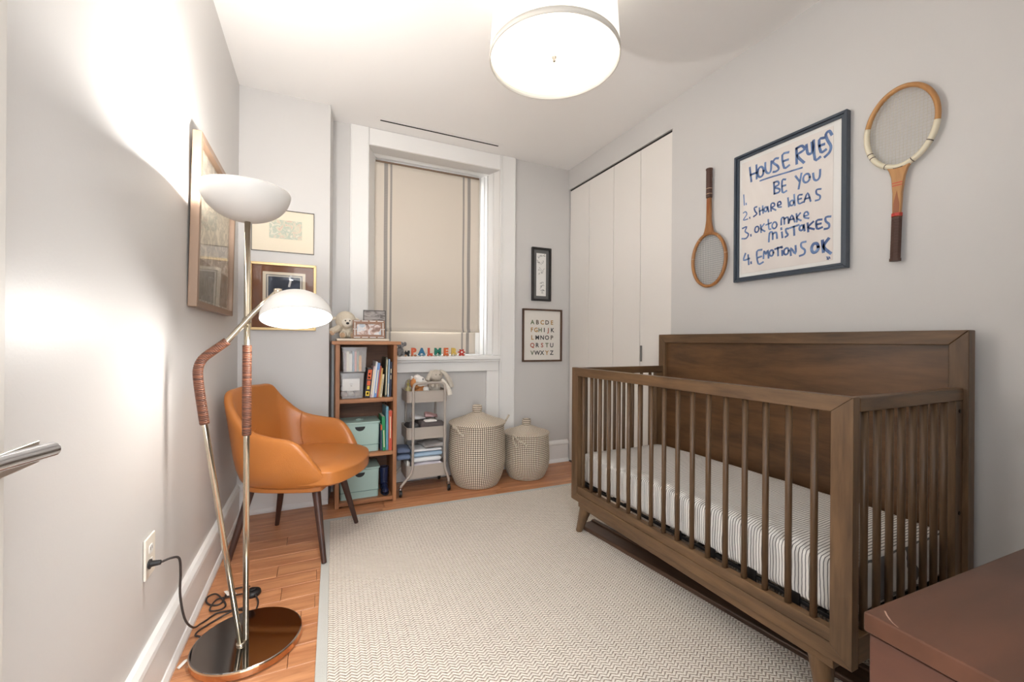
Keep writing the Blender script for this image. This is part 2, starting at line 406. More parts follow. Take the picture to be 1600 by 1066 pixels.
# entry door leaf folded back by the left wall, lever handle
d=struct('door_3',(-.385,.35,0))
ob('door_panel',bx(-.405,-.366,-.09,.765,.012,2.04),mat('door_paint',rgb(206,200,192),.5),d,world=True,bevel=.003)
bm=nb(); tube(bm,[(-.330,.52,.9293),(-.310,.638,.9295),(-.292,.697,.9297)],.0088,20,); part(ob('lever_handle',bm,M_chrome,d,world=True,smooth=False,bevel=.0012),'polished chrome lever handle')
bm=nb(); cyl(bm,(-.366,.575,.93),(-.315,.575,.93),.011); ob('handle_neck',bm,M_chrome,d,world=True,smooth=True)
part(ob('latch_plate',bx(-.353,-.349,.66,.800,.893,.9235),mat('satin_nickel',rgb(205,200,192),.3,1),d,world=True,bevel=.0015),'satin nickel plate behind the lever')
bm=nb(); cyl(bm,(-.366,.66,.93),(-.353,.66,.93),.01); ob('plate_stem',bm,M_chrome,d,world=True,smooth=True)

# outlet
o=thing('wall_outlet','white duplex wall outlet low on the left wall with a black plug in it','outlet',(XL,1.528,.44))
ob('cover_plate',bx(0.0005,.007,-.038,.038,-.058,.058),mat('ivory_plate',rgb(236,228,214),.35),o,bevel=.003)
for z in (-.02,.02):
    bm=nb(); prism(bm,[(.0165*math.cos(a),z+max(-.012,min(.012,.0165*math.sin(a)))) for a in [2*PI*i/20 for i in range(20)]],.007,.0085,'X'); s=ob('socket',bm,M_white,o)
    bm=nb()
    for yy in (-.006,.006): box(bm,.0086,.0089,yy-.001,yy+.001,z-.002,z+.006)
    ob('socket_slot',bm,M_dark,s)

# ================================================================ RUG
m,nt,b=newmat('herringbone_wool'); MC['rug']=m; N=nt.nodes; L=nt.links
tc=N.new('ShaderNodeTexCoord'); sp=N.new('ShaderNodeSeparateXYZ'); L.new(tc.outputs['Object'],sp.inputs[0])
cw=.0165
u=mathn(nt,'DIVIDE',sp.outputs[0],cw); tri=mathn(nt,'PINGPONG',u,1.0)
t=mathn(nt,'ADD',mathn(nt,'DIVIDE',sp.outputs[1],.0125),mathn(nt,'MULTIPLY',tri,.95))
s1=mathn(nt,'MULTIPLY_ADD',mathn(nt,'SINE',mathn(nt,'MULTIPLY',t,2*PI)),.5,.5)
s2=mathn(nt,'MULTIPLY_ADD',mathn(nt,'SINE',mathn(nt,'MULTIPLY',u,2*PI)),.5,.5)
hh=mathn(nt,'MULTIPLY',mathn(nt,'POWER',s1,.6),mathn(nt,'MULTIPLY_ADD',mathn(nt,'POWER',s2,.4),.45,.55))
n=N.new('ShaderNodeTexNoise'); n.inputs['Scale'].default_value=150; n.inputs['Detail'].default_value=2; L.new(tc.outputs['Object'],n.inputs['Vector'])
n3=N.new('ShaderNodeTexNoise'); n3.inputs['Scale'].default_value=70; n3.inputs['Detail'].default_value=2; L.new(tc.outputs['Object'],n3.inputs['Vector'])
h2=mathn(nt,'ADD',hh,mathn(nt,'MULTIPLY',mathn(nt,'SUBTRACT',n.outputs['Fac'],.5),.55))
cr=N.new('ShaderNodeValToRGB'); E=cr.color_ramp.elements; E[0].position=.02; E[0].color=rgb(132,114,98); E[1].position=.42; E[1].color=rgb(225,215,202)
e=E.new(.9); e.color=rgb(240,232,221); L.new(h2,cr.inputs[0])
fl_=mathn(nt,'MULTIPLY',mathn(nt,'GREATER_THAN',n3.outputs['Fac'],.66),mathn(nt,'LESS_THAN',s1,.35))
mx=N.new('ShaderNodeMix'); mx.data_type='RGBA'; mx.inputs[7].default_value=rgb(105,90,80); L.new(mathn(nt,'MULTIPLY',fl_,.5),mx.inputs[0]); L.new(cr.outputs[0],mx.inputs[6])
L.new(mx.outputs[2],b.inputs['Base Color']); b.inputs['Roughness'].default_value=.95
bp=N.new('ShaderNodeBump'); bp.inputs['Strength'].default_value=.7; bp.inputs['Distance'].default_value=.004; L.new(h2,bp.inputs['Height']); L.new(bp.outputs[0],b.inputs['Normal'])
rug=thing('area_rug','large cream wool herringbone rug with a pale grey cloth border on the oak floor','rug',(.958,1.306,0),math.radians(-1.7))
rx0,rx1,ry0,ry1=-.965,.965,-1.335,1.35
ob('woven_pile',bx(rx0+.036,rx1-.036,ry0+.036,ry1-.036,.001,.0105),MC['rug'],rug,bevel=.002)
bm=nb(); frame4(bm,rx0,rx1,ry0,ry1,.0365,.001,.0095,'X')
for v_ in bm.verts: v_.co=Vector((v_.co.y,v_.co.z,v_.co.x))
part(ob('cloth_border',bm,mat('border_cotton',rgb(196,196,190),.9,bump=.2,bscale=300),rug,bevel=.003),'pale grey cotton binding')
RZ=.0105  # rug surface
# ================================================================ CRIB
X0,X1,Y0,Y1=1.29,1.99,.622,1.977
cb=thing('baby_crib','walnut brown wooden baby crib with spindle sides and tall panel headboard by the right wall','crib',((X0+X1)/2,(Y0+Y1)/2,RZ))
zt,zb=.921,.19; pw=.055; fx0,fx1=X0,X0+.032
def mitre(nm,pts,ax,grain,x0=fx0,x1=fx1):
    bm=nb(); prism(bm,pts,x0,x1,ax); return ob(nm,bm,CW(grain),cb,world=True,bevel=.002)
mitre('top_rail',[(Y0,zt),(Y1,zt),(Y1-pw,zt-.045),(Y0+pw,zt-.045)],'X','Y')
mitre('post',[(Y0,zt),(Y0+pw,zt-.045),(Y0+pw,zb+.045),(Y0,zb)],'X','Z')
mitre('post',[(Y1,zt),(Y1-pw,zt-.045),(Y1-pw,zb+.045),(Y1,zb)],'X','Z')
mitre('bottom_rail',[(Y0,zb),(Y1,zb),(Y1-pw,zb+.045),(Y0+pw,zb+.045)],'X','Y')
ob('inner_rail',bx(fx0+.004,fx1,Y0+pw,Y1-pw,zb+.045,.272),CW('Y'),cb,world=True,bevel=.002)
ob('base_beam',bx(fx0+.012,fx1+.02,Y0+.05,Y1-.05,.158,.1895),CW('Y'),cb,world=True,bevel=.004)
smesh=None
def spindle(x,y,z0,z1,r=.0095):
    bm=nb(); cyl(bm,(0,0,z0),(0,0,z1),r,seg=12); o=ob('spindle',bm,CW('Z'),cb,smooth=True); o.location=Vector((x,y,0))-Vector(cb.location)+Vector((0,0,0)); return o
s0=None
for k in range(17):
    if s0 is None:
        s0=spindle(fx0+.019,.728+.0725*k,.27,zt-.043)
    else:
        c=s0.copy(); c.location=s0.location+Vector((0,.0725*k,0)); COL.objects.link(c)
# short sides
for Y,sg in ((Y0,1),(Y1-.03,-1)):
    ob('side_top_rail',bx(fx1,X1-.052,Y,Y+.03,zt-.042,zt-.002),CW('X'),cb,world=True,bevel=.004)
    ob('side_bottom_rail',bx(fx1,X1-.052,Y,Y+.03,.20,.272),CW('X'),cb,world=True,bevel=.003)
    ob('side_post',bx(X1-.103,X1-.053,Y+.001,Y+.031,.15,zt-.0425),CW('Z'),cb,world=True,bevel=.002)
    for k in range(8):
        if s0:
            bm=None; c=s0.copy(); c.location=Vector((1.375+.0672*k,Y+.015,0))-Vector(cb.location); COL.objects.link(c); c['label']='short side spindle'
    for z in (.845,.51):
        bm=nb(); yb=Y+.001 if sg>0 else Y+.031; cyl(bm,(X1-.078,yb-.0025*sg,z),(X1-.078,yb,z),.0062,seg=14); part(ob('bolt_head',bm,mat('dark_bronze',rgb(40,30,26),.35,1),cb,world=True,bevel=.0006),'dark bronze bolt head')
# headboard
hz=1.112; hx0,hx1=X1-.052,X1-.004; fw=.05
def mh(nm,pts,grain): bm=nb(); prism(bm,pts,hx0,hx1,'X'); ob(nm,bm,CW(grain),cb,world=True,bevel=.003)
hy0,hy1=Y0-.012,Y1+.01
mh('headboard_rail',[(hy0,hz),(hy1,hz),(hy1-fw,hz-fw),(hy0+fw,hz-fw)],'Y')
mh('headboard_post',[(hy0,hz),(hy0+fw,hz-fw),(hy0+fw,.02),(hy0,.02)],'Z')
mh('headboard_post',[(hy1,hz),(hy1-fw,hz-fw),(hy1-fw,.02),(hy1,.02)],'Z')
ob('headboard_panel',bx(hx0+.02,hx1-.004,hy0+fw,hy1-fw,.36,hz-fw),wood('crib_panel_wood',rgb(112,79,50),rgb(68,48,31),'Y',.38,streak=5),cb,world=True)
for a in (0,1):
    yy=hy0+fw/2 if a==0 else hy1-fw/2
    bm=nb(); cyl(bm,(X1-.03,yy,RZ),(X1-.03,yy,.05),.016,.02,seg=12); ob('rear_foot',bm,CW('Z'),cb,world=True,smooth=True)
for yy,dy in ((Y0+.10,-.02),(Y1-.08,.05)):
    bm=nb(); cyl(bm,(X0+.045,yy,.162),(X0+.045-.012,yy+dy,RZ),.034,.017,seg=16); ob('leg',bm,CW('Z'),cb,world=True,smooth=False,bevel=.002)
ms=ob('mattress_support',bx(X0+.05,X1-.06,Y0+.04,Y1-.04,.262,.274),mat('support_metal',rgb(36,33,32),.5,.4),cb,world=True) if False else None
bm=nb(); frame4(bm,X0+.05,X1-.065,Y0+.04,Y1-.04,.012,.268,.2805,'X')
for v_ in bm.verts: v_.co=Vector((v_.co.y,v_.co.z,v_.co.x))
M_sup=mat('support_metal',rgb(36,33,32),.5,.4)
part(ob('support_frame',bm,M_sup,cb,world=True,bevel=.003),'black metal mattress support frame')
for k in range(14):
    yy=Y0+.11+k*.088; ob('support_slat',bx(X0+.078,X1-.093,yy,yy+.02,.262,.268),M_sup,cb,world=True)
for yy in (Y0+.16,Y0+.30,Y0+.46,Y0+.62): ob('support_hook',bx(X0+.042,X0+.05,yy,yy+.03,.25,.30),M_sup,cb,world=True)

# mattress with striped fitted sheet
m,nt,b=newmat('ticking_stripe'); MC['sheet']=m; N=nt.nodes; L=nt.links
tc=N.new('ShaderNodeTexCoord'); sp=N.new('ShaderNodeSeparateXYZ'); L.new(tc.outputs['Object'],sp.inputs[0])
n=N.new('ShaderNodeTexNoise'); n.inputs['Scale'].default_value=9; n.inputs['Detail'].default_value=3; L.new(tc.outputs['Object'],n.inputs['Vector'])
y_=mathn(nt,'ADD',sp.outputs[1],mathn(nt,'MULTIPLY',n.outputs['Fac'],.013))
f=mathn(nt,'FRACT',mathn(nt,'DIVIDE',y_,.0098))
fac=mathn(nt,'LESS_THAN',f,.27)
mx=N.new('ShaderNodeMix'); mx.data_type='RGBA'; mx.inputs[6].default_value=rgb(236,232,226); mx.inputs[7].default_value=rgb(84,80,80); L.new(mathn(nt,'MULTIPLY',fac,.9),mx.inputs[0])
L.new(mx.outputs[2],b.inputs['Base Color']); b.inputs['Roughness'].default_value=.92
bp=N.new('ShaderNodeBump'); bp.inputs['Strength'].default_value=.35; bp.inputs['Distance'].default_value=.01; L.new(n.outputs['Fac'],bp.inputs['Height']); L.new(bp.outputs[0],b.inputs['Normal'])
mt=thing('crib_mattress','crib mattress in a white fitted sheet with thin dark ticking stripes, inside the crib','mattress',(1.628,1.30,.2815))
def soft_slab(hx,hy,z0,z1,nx=10,ny=20,rnd=.03,puff=.008,seed=0,corner=.08,amp=.004):
    """closed rounded slab with waves"""
    bm=nb(); g=bmesh.ops.create_cube(bm,size=2); bmesh.ops.subdivide_edges(bm,edges=bm.edges,cuts=14,use_grid_fill=True)
    for v in bm.verts:
        x,y,z=v.co; n_=Vector((x*hx,y*hy,z*(z1-z0)/2))
        # rounded box
        ix,iy,iz=hx-rnd,hy-rnd,max((z1-z0)/2-rnd,.0001); rz_=min(rnd,(z1-z0)/2)
        c=Vector((max(-ix,min(ix,n_.x)),max(-iy,min(iy,n_.y)),max(-iz,min(iz,n_.z)))); d=n_-c
        if d.length>1e-6:
            k=Vector((d.x/rnd,d.y/rnd,d.z/rz_)); k=k.normalized(); d=Vector((k.x*rnd,k.y*rnd,k.z*rz_))
        p=c+d; q=noise.noise(Vector((p.x*9,p.y*9,p.z*9+seed)))
        sc=1+0*q
        v.co=Vector((p.x+q*amp*(1 if abs(x)>.9 else 0),p.y+noise.noise(Vector((p.x*9,p.y*7,seed+4)))*amp*(1 if abs(y)>.9 else 0),p.z+(z0+z1)/2+(q*amp*(3 if amp>.007 else 1)+puff*(1-x*x)*(1-y*y) if z>0 else 0)))
    return bm
ob('fitted_sheet',soft_slab(.292,.645,.0,.168,rnd=.028,puff=.004,amp=.006),MC['sheet'],mt,smooth=True)

# spare rail lying on the rug under the crib
sb=thing('wooden_rail','long dark brown wooden rail lying on the rug beneath the crib','wood rail',(1.475,1.33,RZ),math.radians(6.2))
ob('rail_board',bx(-.055,.055,-.66,.66,.0006,.022),wood('dark_rail_wood',rgb(88,62,46),rgb(58,40,31),'Y',.4),sb,bevel=.006,segs=3)
part(ob('rail_lip',bx(.03,.052,-.655,.655,.0225,.03),MC['dark_rail_wood'],sb,bevel=.002),'raised rear lip')

# ================================================================ DRESSER
DZ=.76
MC['dresser_top_wood'].node_tree.nodes['Principled BSDF'].inputs['Specular IOR Level'].default_value=.3
dr=thing('dresser','reddish brown wooden dresser with a scratched top in the near right corner','dresser',(.565,.262,0),math.radians(-2.6))
M_dside=wood('dresser_side_wood',rgb(84,50,36),rgb(66,39,28),'Y',.45,streak=3)
W,D=1.05,.30
part(ob('top',bx(0,W,-D,0,DZ-.022,DZ),M_dresser,dr,bevel=.0025,segs=3),'scratched dresser top')
ob('side_panel',bx(.004,.026,-D+.004,-.004,.09,DZ-.0245),M_dside,dr,bevel=.002)
ob('side_panel',bx(W-.026,W-.004,-D+.004,-.004,.09,DZ-.0245),M_dside,dr,bevel=.002)
ob('back_panel',bx(.027,W-.027,-D+.006,-D+.014,.09,DZ-.0245),M_dside,dr)
ob('bottom_panel',bx(.027,W-.027,-D+.015,-.03,.09,.11),M_dside,dr)
for i in range(2):
    for j in range(3):
        x0=.03+i*(W-.06)/2; z0=.115+j*.204
        q=ob('drawer',bx(x0+.002,x0+(W-.06)/2-.002,-.024,-.005,z0,z0+.198),MC['dresser_top_wood'],dr,bevel=.002)
        bm=nb(); lathe(bm,[(0,0),(.006,0),(.006,.012),(.014,.016),(.015,.024),(.009,.029),(0,.03)],seg=16); bmesh.ops.transform(bm,matrix=TT(x0+(W-.06)/4,-.005,z0+.1)@RR(-90,'X'),verts=bm.verts); ob('knob',bm,M_brass,q,smooth=True)
for x,y in ((.05,-.05),(W-.05,-.05),(.05,-D+.05),(W-.05,-D+.05)):
    bm=nb(); cyl(bm,(x,y,RZ),(x,y,.09),.015,.024); ob('leg',bm,M_dside,dr,smooth=True)
for _p,_w in (([(.0225,-.010),(.016,-.0148),(.0099,-.0206)],.0016),([(.0099,-.0206),(.0060,-.0252),(.0030,-.031)],.0009)):
    bm=nb(); ribbon(bm,_p,_w,DZ+.0003,lambda a,b_,d_:(a,b_,d_)); part(ob('scratch',bm,mat('scratched_wood',rgb(150,118,100),.7),dr),'pale scratch in the varnish')

# ================================================================ CHAIR
M_leather=mat('tan_leather',rgb(184,114,54),.32,noise_amt=.10,noise_scale=7,bump=.10,bscale=240)
ch=thing('armchair','tan leather tub armchair with splayed dark wooden legs in the left corner','chair',(-.088,2.447,0),math.radians(-23.5))
half=[ # rim, outer mid, bottom, inner mid , for +y side from front to back centre
 ((.245,.238,.418),(.235,.236,.392),(.205,.20,.362)),
 ((.19,.272,.515),(.185,.266,.43),(.165,.22,.352)),
 ((.115,.292,.596),(.11,.286,.46),(.10,.228,.345)),
 ((.0,.292,.618),(.0,.290,.47),(.0,.232,.343)),
 ((-.115,.276,.650),(-.105,.276,.49),(-.10,.222,.343)),
 ((-.205,.244,.735),(-.18,.240,.52),(-.16,.19,.345)),
 ((-.262,.198,.812),(-.228,.180,.56),(-.20,.135,.346)),
 ((-.285,.09,.822),(-.245,.085,.57),(-.205,.06,.357)),
 ((-.29,.0,.826),(-.25,.0,.57),(-.21,.0,.357))]
stn=[half[i] for i in range(9)]+[tuple((p[0],-p[1],p[2]) for p in half[i]) for i in range(7,-1,-1)]
rim=catmull([s[0] for s in stn],3); mid=catmull([s[1] for s in stn],3); bot=catmull([s[2] for s in stn],3)
bm=nb(); rings=[]; n_=len(rim)
for i in range(n_):
    t=(rim[min(i+1,n_-1)]-rim[max(i-1,0)]); t=Vector((t.x,t.y,0)).normalized(); inw=Vector((-t.y,t.x,0))
    if inw.dot(Vector((-.02,0,0))-Vector((rim[i].x,rim[i].y,0)))<0: inw=-inw
    th=.040; r_=rim[i]; m_=mid[i]; b_=bot[i]
    hz_=r_.z; ring=[b_,(m_+b_)/2-inw*.014,m_-inw*.004,m_.lerp(r_,.6)-inw*.003,r_+Vector((0,0,-.022))-inw*.002,r_+inw*.006+Vector((0,0,-.004)),r_+inw*.02,r_+inw*(th-.006)+Vector((0,0,-.005)),r_+inw*th+Vector((0,0,-.024)),m_.lerp(r_,.55)+inw*(th+.006),m_+inw*(th+.01),(m_.lerp(b_,.5))+inw*(th+.01)]
    rings.append([bm.verts.new(q) for q in ring])
for a,b_ in zip(rings,rings[1:]):
    k=len(a)
    for j in range(k): bm.faces.new((a[j],a[(j+1)%k],b_[(j+1)%k],b_[j]))
bm.faces.new(rings[0]); bm.faces.new(rings[-1][::-1])
ob('tub_shell',bm,M_leather,ch,smooth=True,sub=1)
# underside
bm=nb(); pts=[(p.x,p.y) for p in bot]; prism(bm,pts,.342,.375); ob('base_pan',bm,M_leather,ch,bevel=.008)
# seat cushion
bm=nb(); bmesh.ops.create_cube(bm,size=2); bmesh.ops.subdivide_edges(bm,edges=bm.edges,cuts=12,use_grid_fill=True)
for v in bm.verts:
    x,y,z=v.co; r=max(abs(x),abs(y)); 
    sx,sy=(x*math.sqrt(1-y*y/2.6),y*math.sqrt(1-x*x/3.4))
    hw=.205+.035*max(0,sx); px=.035+sx*(.305 if x>0 else .25); py=sy*(hw/.8*.98)
    e=1-max(0,(r-.72)/.28)**2.4
    zt_=.470+.014*(1-sx*sx)*(1-sy*sy)-.012*max(0,sx)**3
    zb_=.362+.006*max(0,sx)
    zz=(zb_+zt_)/2+z*(zt_-zb_)/2*(.60+.40*math.sqrt(max(0,e)))
    wr=.006*math.sin(55*(px+py*.8))*max(0,1-((px-.24)**2+(py+.17)**2)/.006) if z>-.2 else 0
    v.co=Vector((px,py,zz+wr))
ob('seat_cushion',bm,M_leather,ch,smooth=True,sub=1)
# seams
for s_ in (1,-1):
    bm=nb(); tube(bm,catmull([(-.092,s_*.228,.648),(-.10,s_*.226,.60),(-.095,s_*.222,.53),(-.08,s_*.214,.475)],4),.0022,6); part(ob('seam',bm,mat('leather_seam',rgb(176,104,40),.4),ch,smooth=True),'stitched seam')
for sx,sy in ((1,1),(1,-1),(-1,1),(-1,-1)):
    bm=nb(); tube(bm,[(.15*sx,.145*sy,.368),(.226*sx,.219*sy,.0115 if sx>0 else .0005)],[.021,.0115],14); ob('leg',bm,M_legwood,ch,smooth=False,bevel=.0015)

# ================================================================ FLOOR LAMP
lx,ly=-.220,1.694
lp=thing('floor_lamp','two headed pale brass floor lamp with leather wrapped poles and a mirror polished round base','lamp',(lx,ly,0))
bm=nb(); lathe(bm,[(0,.0008),(.155,.0008),(.164,.003)],seg=64); lathe(bm,[(.164,.003),(.168,.006),(.168,.024),(.166,.028)],seg=64,mt=1); lathe(bm,[(.166,.028),(.163,.0295),(0,.0295)],seg=64)
bmesh.ops.remove_doubles(bm,verts=bm.verts,dist=1e-5)
o=ob('base',bm,[M_mirror,M_copper],lp); o['label']='mirror polished disc base with a copper edge'
o.location=(.006,.008,0)
def W2(p): return Vector(p)-Vector((lx,ly,0))
zt_=1.476
bm=nb(); cyl(bm,(-.001,0,.029),(-.004,0,zt_),.0095,seg=20); ob('straight_pole',bm,M_brass,lp,smooth=True)
leather=mat('leather_wrap',rgb(150,88,62),.5)
def wrap(path,name='leather_wrap'):
    # wound strips: rings of slightly varying tone and radius
    P=[Vector(p) for p in path]; Ls=[0]
    for a,b in zip(P,P[1:]): Ls.append(Ls[-1]+(b-a).length)
    def at(s):
        for i in range(len(P)-1):
            if s<=Ls[i+1] or i==len(P)-2: return P[i].lerp(P[i+1],(s-Ls[i])/max(1e-9,Ls[i+1]-Ls[i]))
    n=int(Ls[-1]/.006); pts=[];rad=[]
    for k in range(n+1):
        s=Ls[-1]*k/n
        for ds,rr_ in ((-.0027,.0128),(-.0022,.0142),(.0022,.0142),(.0027,.0128)):
            q=min(max(s+ds,0),Ls[-1]); pts.append(at(q)); rad.append(rr_)
    pp=[pts[0]];rd=[rad[0]]
    for p_,r_ in zip(pts[1:],rad[1:]):
        if (p_-pp[-1]).length>1e-4: pp.append(p_); rd.append(r_)
    bm=nb(); tube(bm,pp,rd,14); return part(ob(name,bm,MC['wrap'],lp,smooth=True),'brown leather wrapping')
m,nt,b=newmat('wrap'); MC['wrap']=m; N=nt.nodes; L=nt.links
tc=N.new('ShaderNodeTexCoord'); sp=N.new('ShaderNodeSeparateXYZ'); L.new(tc.outputs['Object'],sp.inputs[0])
n=N.new('ShaderNodeTexNoise'); n.noise_dimensions='1D'; n.inputs['Scale'].default_value=130; L.new(sp.outputs[2],n.inputs['W'])
cr=N.new('ShaderNodeValToRGB'); cr.color_ramp.elements[0].position=.35; cr.color_ramp.elements[0].color=rgb(74,42,29); cr.color_ramp.elements[1].position=.7; cr.color_ramp.elements[1].color=rgb(124,74,49); L.new(n.outputs['Fac'],cr.inputs[0]); L.new(cr.outputs[0],b.inputs['Base Color']); b.inputs['Roughness'].default_value=.5
wrap([(-.0025,0,.733),(-.003,0,1.045)])
arm=[(-.232,1.668,.029),(-.335,1.66,.786),(-.348,1.66,.885)]+[tuple(v) for v in catmull([(-.352,1.66,.92),(-.354,1.66,.965),(-.343,1.66,.998),(-.318,1.66,1.022)],4)]+[(-.275,1.66,1.058),(-.20,1.655,1.155),(-.127,1.642,1.231)]
armL=[W2(p) for p in arm]
bm=nb(); tube(bm,armL,.0088,18); ob('bent_pole',bm,M_brass,lp,smooth=True)
wrap([W2((-.335,1.66,.786)),W2((-.348,1.66,.885))]+[W2(p) for p in arm[3:-2]])
bm=nb(); cyl(bm,W2((-.232,1.668,.029)),W2((-.2325,1.668,.036)),.013,seg=18); ob('pole_collar',bm,M_brass,lp,smooth=True)
bm=nb(); ball(bm,W2((-.221,1.672,1.129)),.014); ob('arm_clamp',bm,M_brass,lp,smooth=True)
# uplight bowl
M_shadeout=mat('white_enamel',rgb(226,222,216),.45); 
dc=Vector((-.008,0,1.470)); R_=.137; hh_=.112
prof=[(0.0,.0),(.02,.0015)]+[(R_*math.sin(a),hh_*(1-math.cos(a))) for a in [math.radians(d) for d in range(14,91,6)]]
prof_in=[(max(0,r-.003),z+.0028) for r,z in reversed(prof)]; prof_in[0]=(R_-.003,hh_)
bm=nb(); lathe(bm,prof+prof_in,dc,seg=56); ob('uplight_bowl',bm,M_shadeout,lp,smooth=True)
M_bulb=mat('lit_bulb',rgb(255,244,225),.5,emit=BULB)
bm=nb(); ball(bm,dc+Vector((0,0,.082)),.026,16); part(ob('light_bulb',bm,M_bulb,lp,smooth=True),'lit bulb')
bm=nb(); cyl(bm,dc+Vector((0,0,.004)),dc+Vector((0,0,.06)),.014); ob('bulb_socket',bm,M_white,lp,smooth=True)
l=light('uplight_bulb_light','POINT',(lx-.008,ly,1.470+.104),UPL,(1,.975,.94),.03)
# reading head
hc=W2((-.066,1.60,1.137)); tilt=Matrix.Rotation(math.radians(-17),4,'X')@Matrix.Rotation(math.radians(-3),4,'Y')
MH=Matrix.Translation(hc)@tilt
R_=.112; hh_=.098
prof=[(R_*math.cos(a),hh_*math.sin(a)) for a in [math.radians(d) for d in range(0,91,6)]]; prof[-1]=(0,hh_)
inn=[(max(0,r-.0025),max(z-.0025,0.0)) for r,z in reversed(prof)]
bm=nb(); lathe(bm,prof+inn,(0,0,0),seg=56,closed=True,M=MH); ob('reading_shade',bm,M_shadeout,lp,smooth=True)
bm=nb(); ball(bm,MH@Vector((0,0,.028)),.027,16); part(ob('light_bulb',bm,M_bulb,lp,smooth=True),'lit bulb')
bm=nb(); cyl(bm,MH@Vector((0,0,.05)),MH@Vector((0,0,.092)),.014); ob('bulb_socket',bm,M_white,lp,smooth=True)
bm=nb(); cyl(bm,W2((-.127,1.642,1.222)),W2((-.127,1.642,1.240)),.013); cyl(bm,W2((-.127,1.642,1.227)),MH@Vector((-.03,0,.088)),.005); ob('swivel_joint',bm,M_brass,lp,smooth=True)
hw_=Matrix.Translation((lx,ly,0))@MH
l=light('reading_bulb_light','POINT',tuple(hw_@Vector((0,0,.006))),RDL,(1,.985,.96),.06)
# cord, switch, plug, tag (all belong to the lamp)
M_cord=mat('black_cord',rgb(52,44,42),.5)
def cordpath(pts,r=.0033,nm='power_cord'):
    bm=nb(); tube(bm,catmull([W2(p) for p in pts],7),r,8); return part(ob(nm,bm,M_cord,lp,smooth=True),'dark power cord')
zc=.0052
cordpath([(-.405,1.509,.4235),(-.385,1.525,.424),(-.372,1.545,.41),(-.372,1.56,.36),(-.382,1.60,.27),(-.388,1.68,.15),(-.392,1.80,.05),(-.388,1.88,.012),(-.374,1.91,zc),(-.364,1.925,zc),(-.34,1.942,zc),(-.278,1.93,zc),(-.235,1.90,zc),(-.215,1.868,.01),(-.208,1.862,.012)])
cordpath([(-.258,2.075,.015),(-.301,2.10,zc),(-.335,2.075,zc+.006),(-.345,2.01,zc),(-.375,2.005,zc),(-.402,2.04,zc),(-.404,2.08,zc),(-.375,2.075,zc+.006),(-.338,2.015,zc),(-.326,1.965,zc+.006),(-.345,1.948,zc+.006),(-.378,1.975,zc),(-.366,2.03,zc+.006),(-.323,2.045,zc),(-.272,2.03,.013)])
cordpath([(-.262,1.925,zc+.007),(-.30,1.915,zc+.007),(-.347,1.892,zc),(-.385,1.853,zc),(-.392,1.828,zc),(-.378,1.81,.008),(-.372,1.80,.010)])
cordpath([(-.228,2.0,.014),(-.214,1.96,zc),(-.214,1.91,zc),(-.222,1.873,.012)])
bm=nb(); lathe(bm,[(0,.0006),(.030,.0006),(.033,.006),(.031,.016),(.022,.021),(0,.022)],W2((-.243,2.03,0)),seg=28); part(ob('foot_switch',bm,M_black,lp,smooth=True),'round black foot switch')
bm=nb(); cyl(bm,W2((-.243,2.03,.021)),W2((-.243,2.03,.027)),.013); ob('switch_button',bm,M_black,lp,bevel=.002)
bm=nb(); cyl(bm,(XL+.0095-lx,1.509-ly,.4235),(XL+.036-lx,1.509-ly,.4235),.009,.0065); cyl(bm,(XL+.0088-lx,1.509-ly,.4235),(XL+.013-lx,1.509-ly,.4235),.0135); part(ob('plug',bm,M_black,lp,bevel=.001),'black plug')
bm=nb(); box(bm,-.017,.017,-.022,.022,0,.0012,M=TT(*W2((-.325,2.062,.0118)))@RR(25)@RR(12,'Y')); part(ob('paper_tag',bm,M_paper,lp),'white paper cord tag')
bm=nb()
for a,b_ in (((-.403,1.668),(-.372,1.70)),((-.372,1.70),(-.37,1.655))): tube(bm,[(a[0],a[1],.004),((a[0]+b_[0])/2,(a[1]+b_[1])/2,.012),(b_[0],b_[1],.008)],.0042,8,sq=(.5,1.6))
solo('plastic_strip',bm,M_white,'small crumpled white plastic strip on the floor beside the lamp base','scrap',smooth=True)

# ================================================================ PENDANT
pc=(.862,1.468); pz=2.2
pd=thing('drum_pendant','round white drum ceiling light with fabric shade and frosted diffuser','ceiling light',(pc[0],pc[1],2.6))
R_=.262
M_drum=mat('drum_fabric',rgb(240,236,228),.8,emit=DRUM)
bm=nb(); z0=pz-2.6; lathe(bm,[(R_,z0),(R_-.020,z0+.30),(R_-.022,z0+.30),(R_-.002,z0)],seg=96,closed=True); ob('drum_shade',bm,M_drum,pd,smooth=True)
M_band=mat('drum_band',rgb(214,208,198),.7)
bm=nb(); lathe(bm,[(R_+.001,z0-.001),(R_+.0008,z0+.020),(R_-.0035,z0+.020),(R_-.0035,z0-.001)],seg=96,closed=True); part(ob('lower_hoop',bm,M_band,pd,smooth=True),'beige fabric hoop')
bm=nb(); lathe(bm,[(R_-.018,z0+.301),(R_-.018,z0+.306),(R_-.024,z0+.306),(R_-.024,z0+.301)],seg=96,closed=True); ob('upper_hoop',bm,M_band,pd,smooth=True)
M_diff=mat('frosted_diffuser',rgb(255,250,240),.5,emit=DIFF)
bm=nb(); lathe(bm,[(0,z0+.020),(R_-.0035,z0+.020),(R_-.0035,z0+.024),(0,z0+.024)],seg=96); ob('diffuser',bm,M_diff,pd)
bm=nb(); lathe(bm,[(0,z0+.000),(.005,z0+.002),(.006,z0+.006),(.003,z0+.010),(.009,z0+.016),(.010,z0+.0199)],seg=20); part(ob('finial',bm,mat('nickel',rgb(190,180,165),.3,1),pd,smooth=True),'small metal finial')
bm=nb(); cyl(bm,(0,0,z0+.016),(0,0,-.02),.006); ob('stem',bm,MC['nickel'],pd,smooth=True)
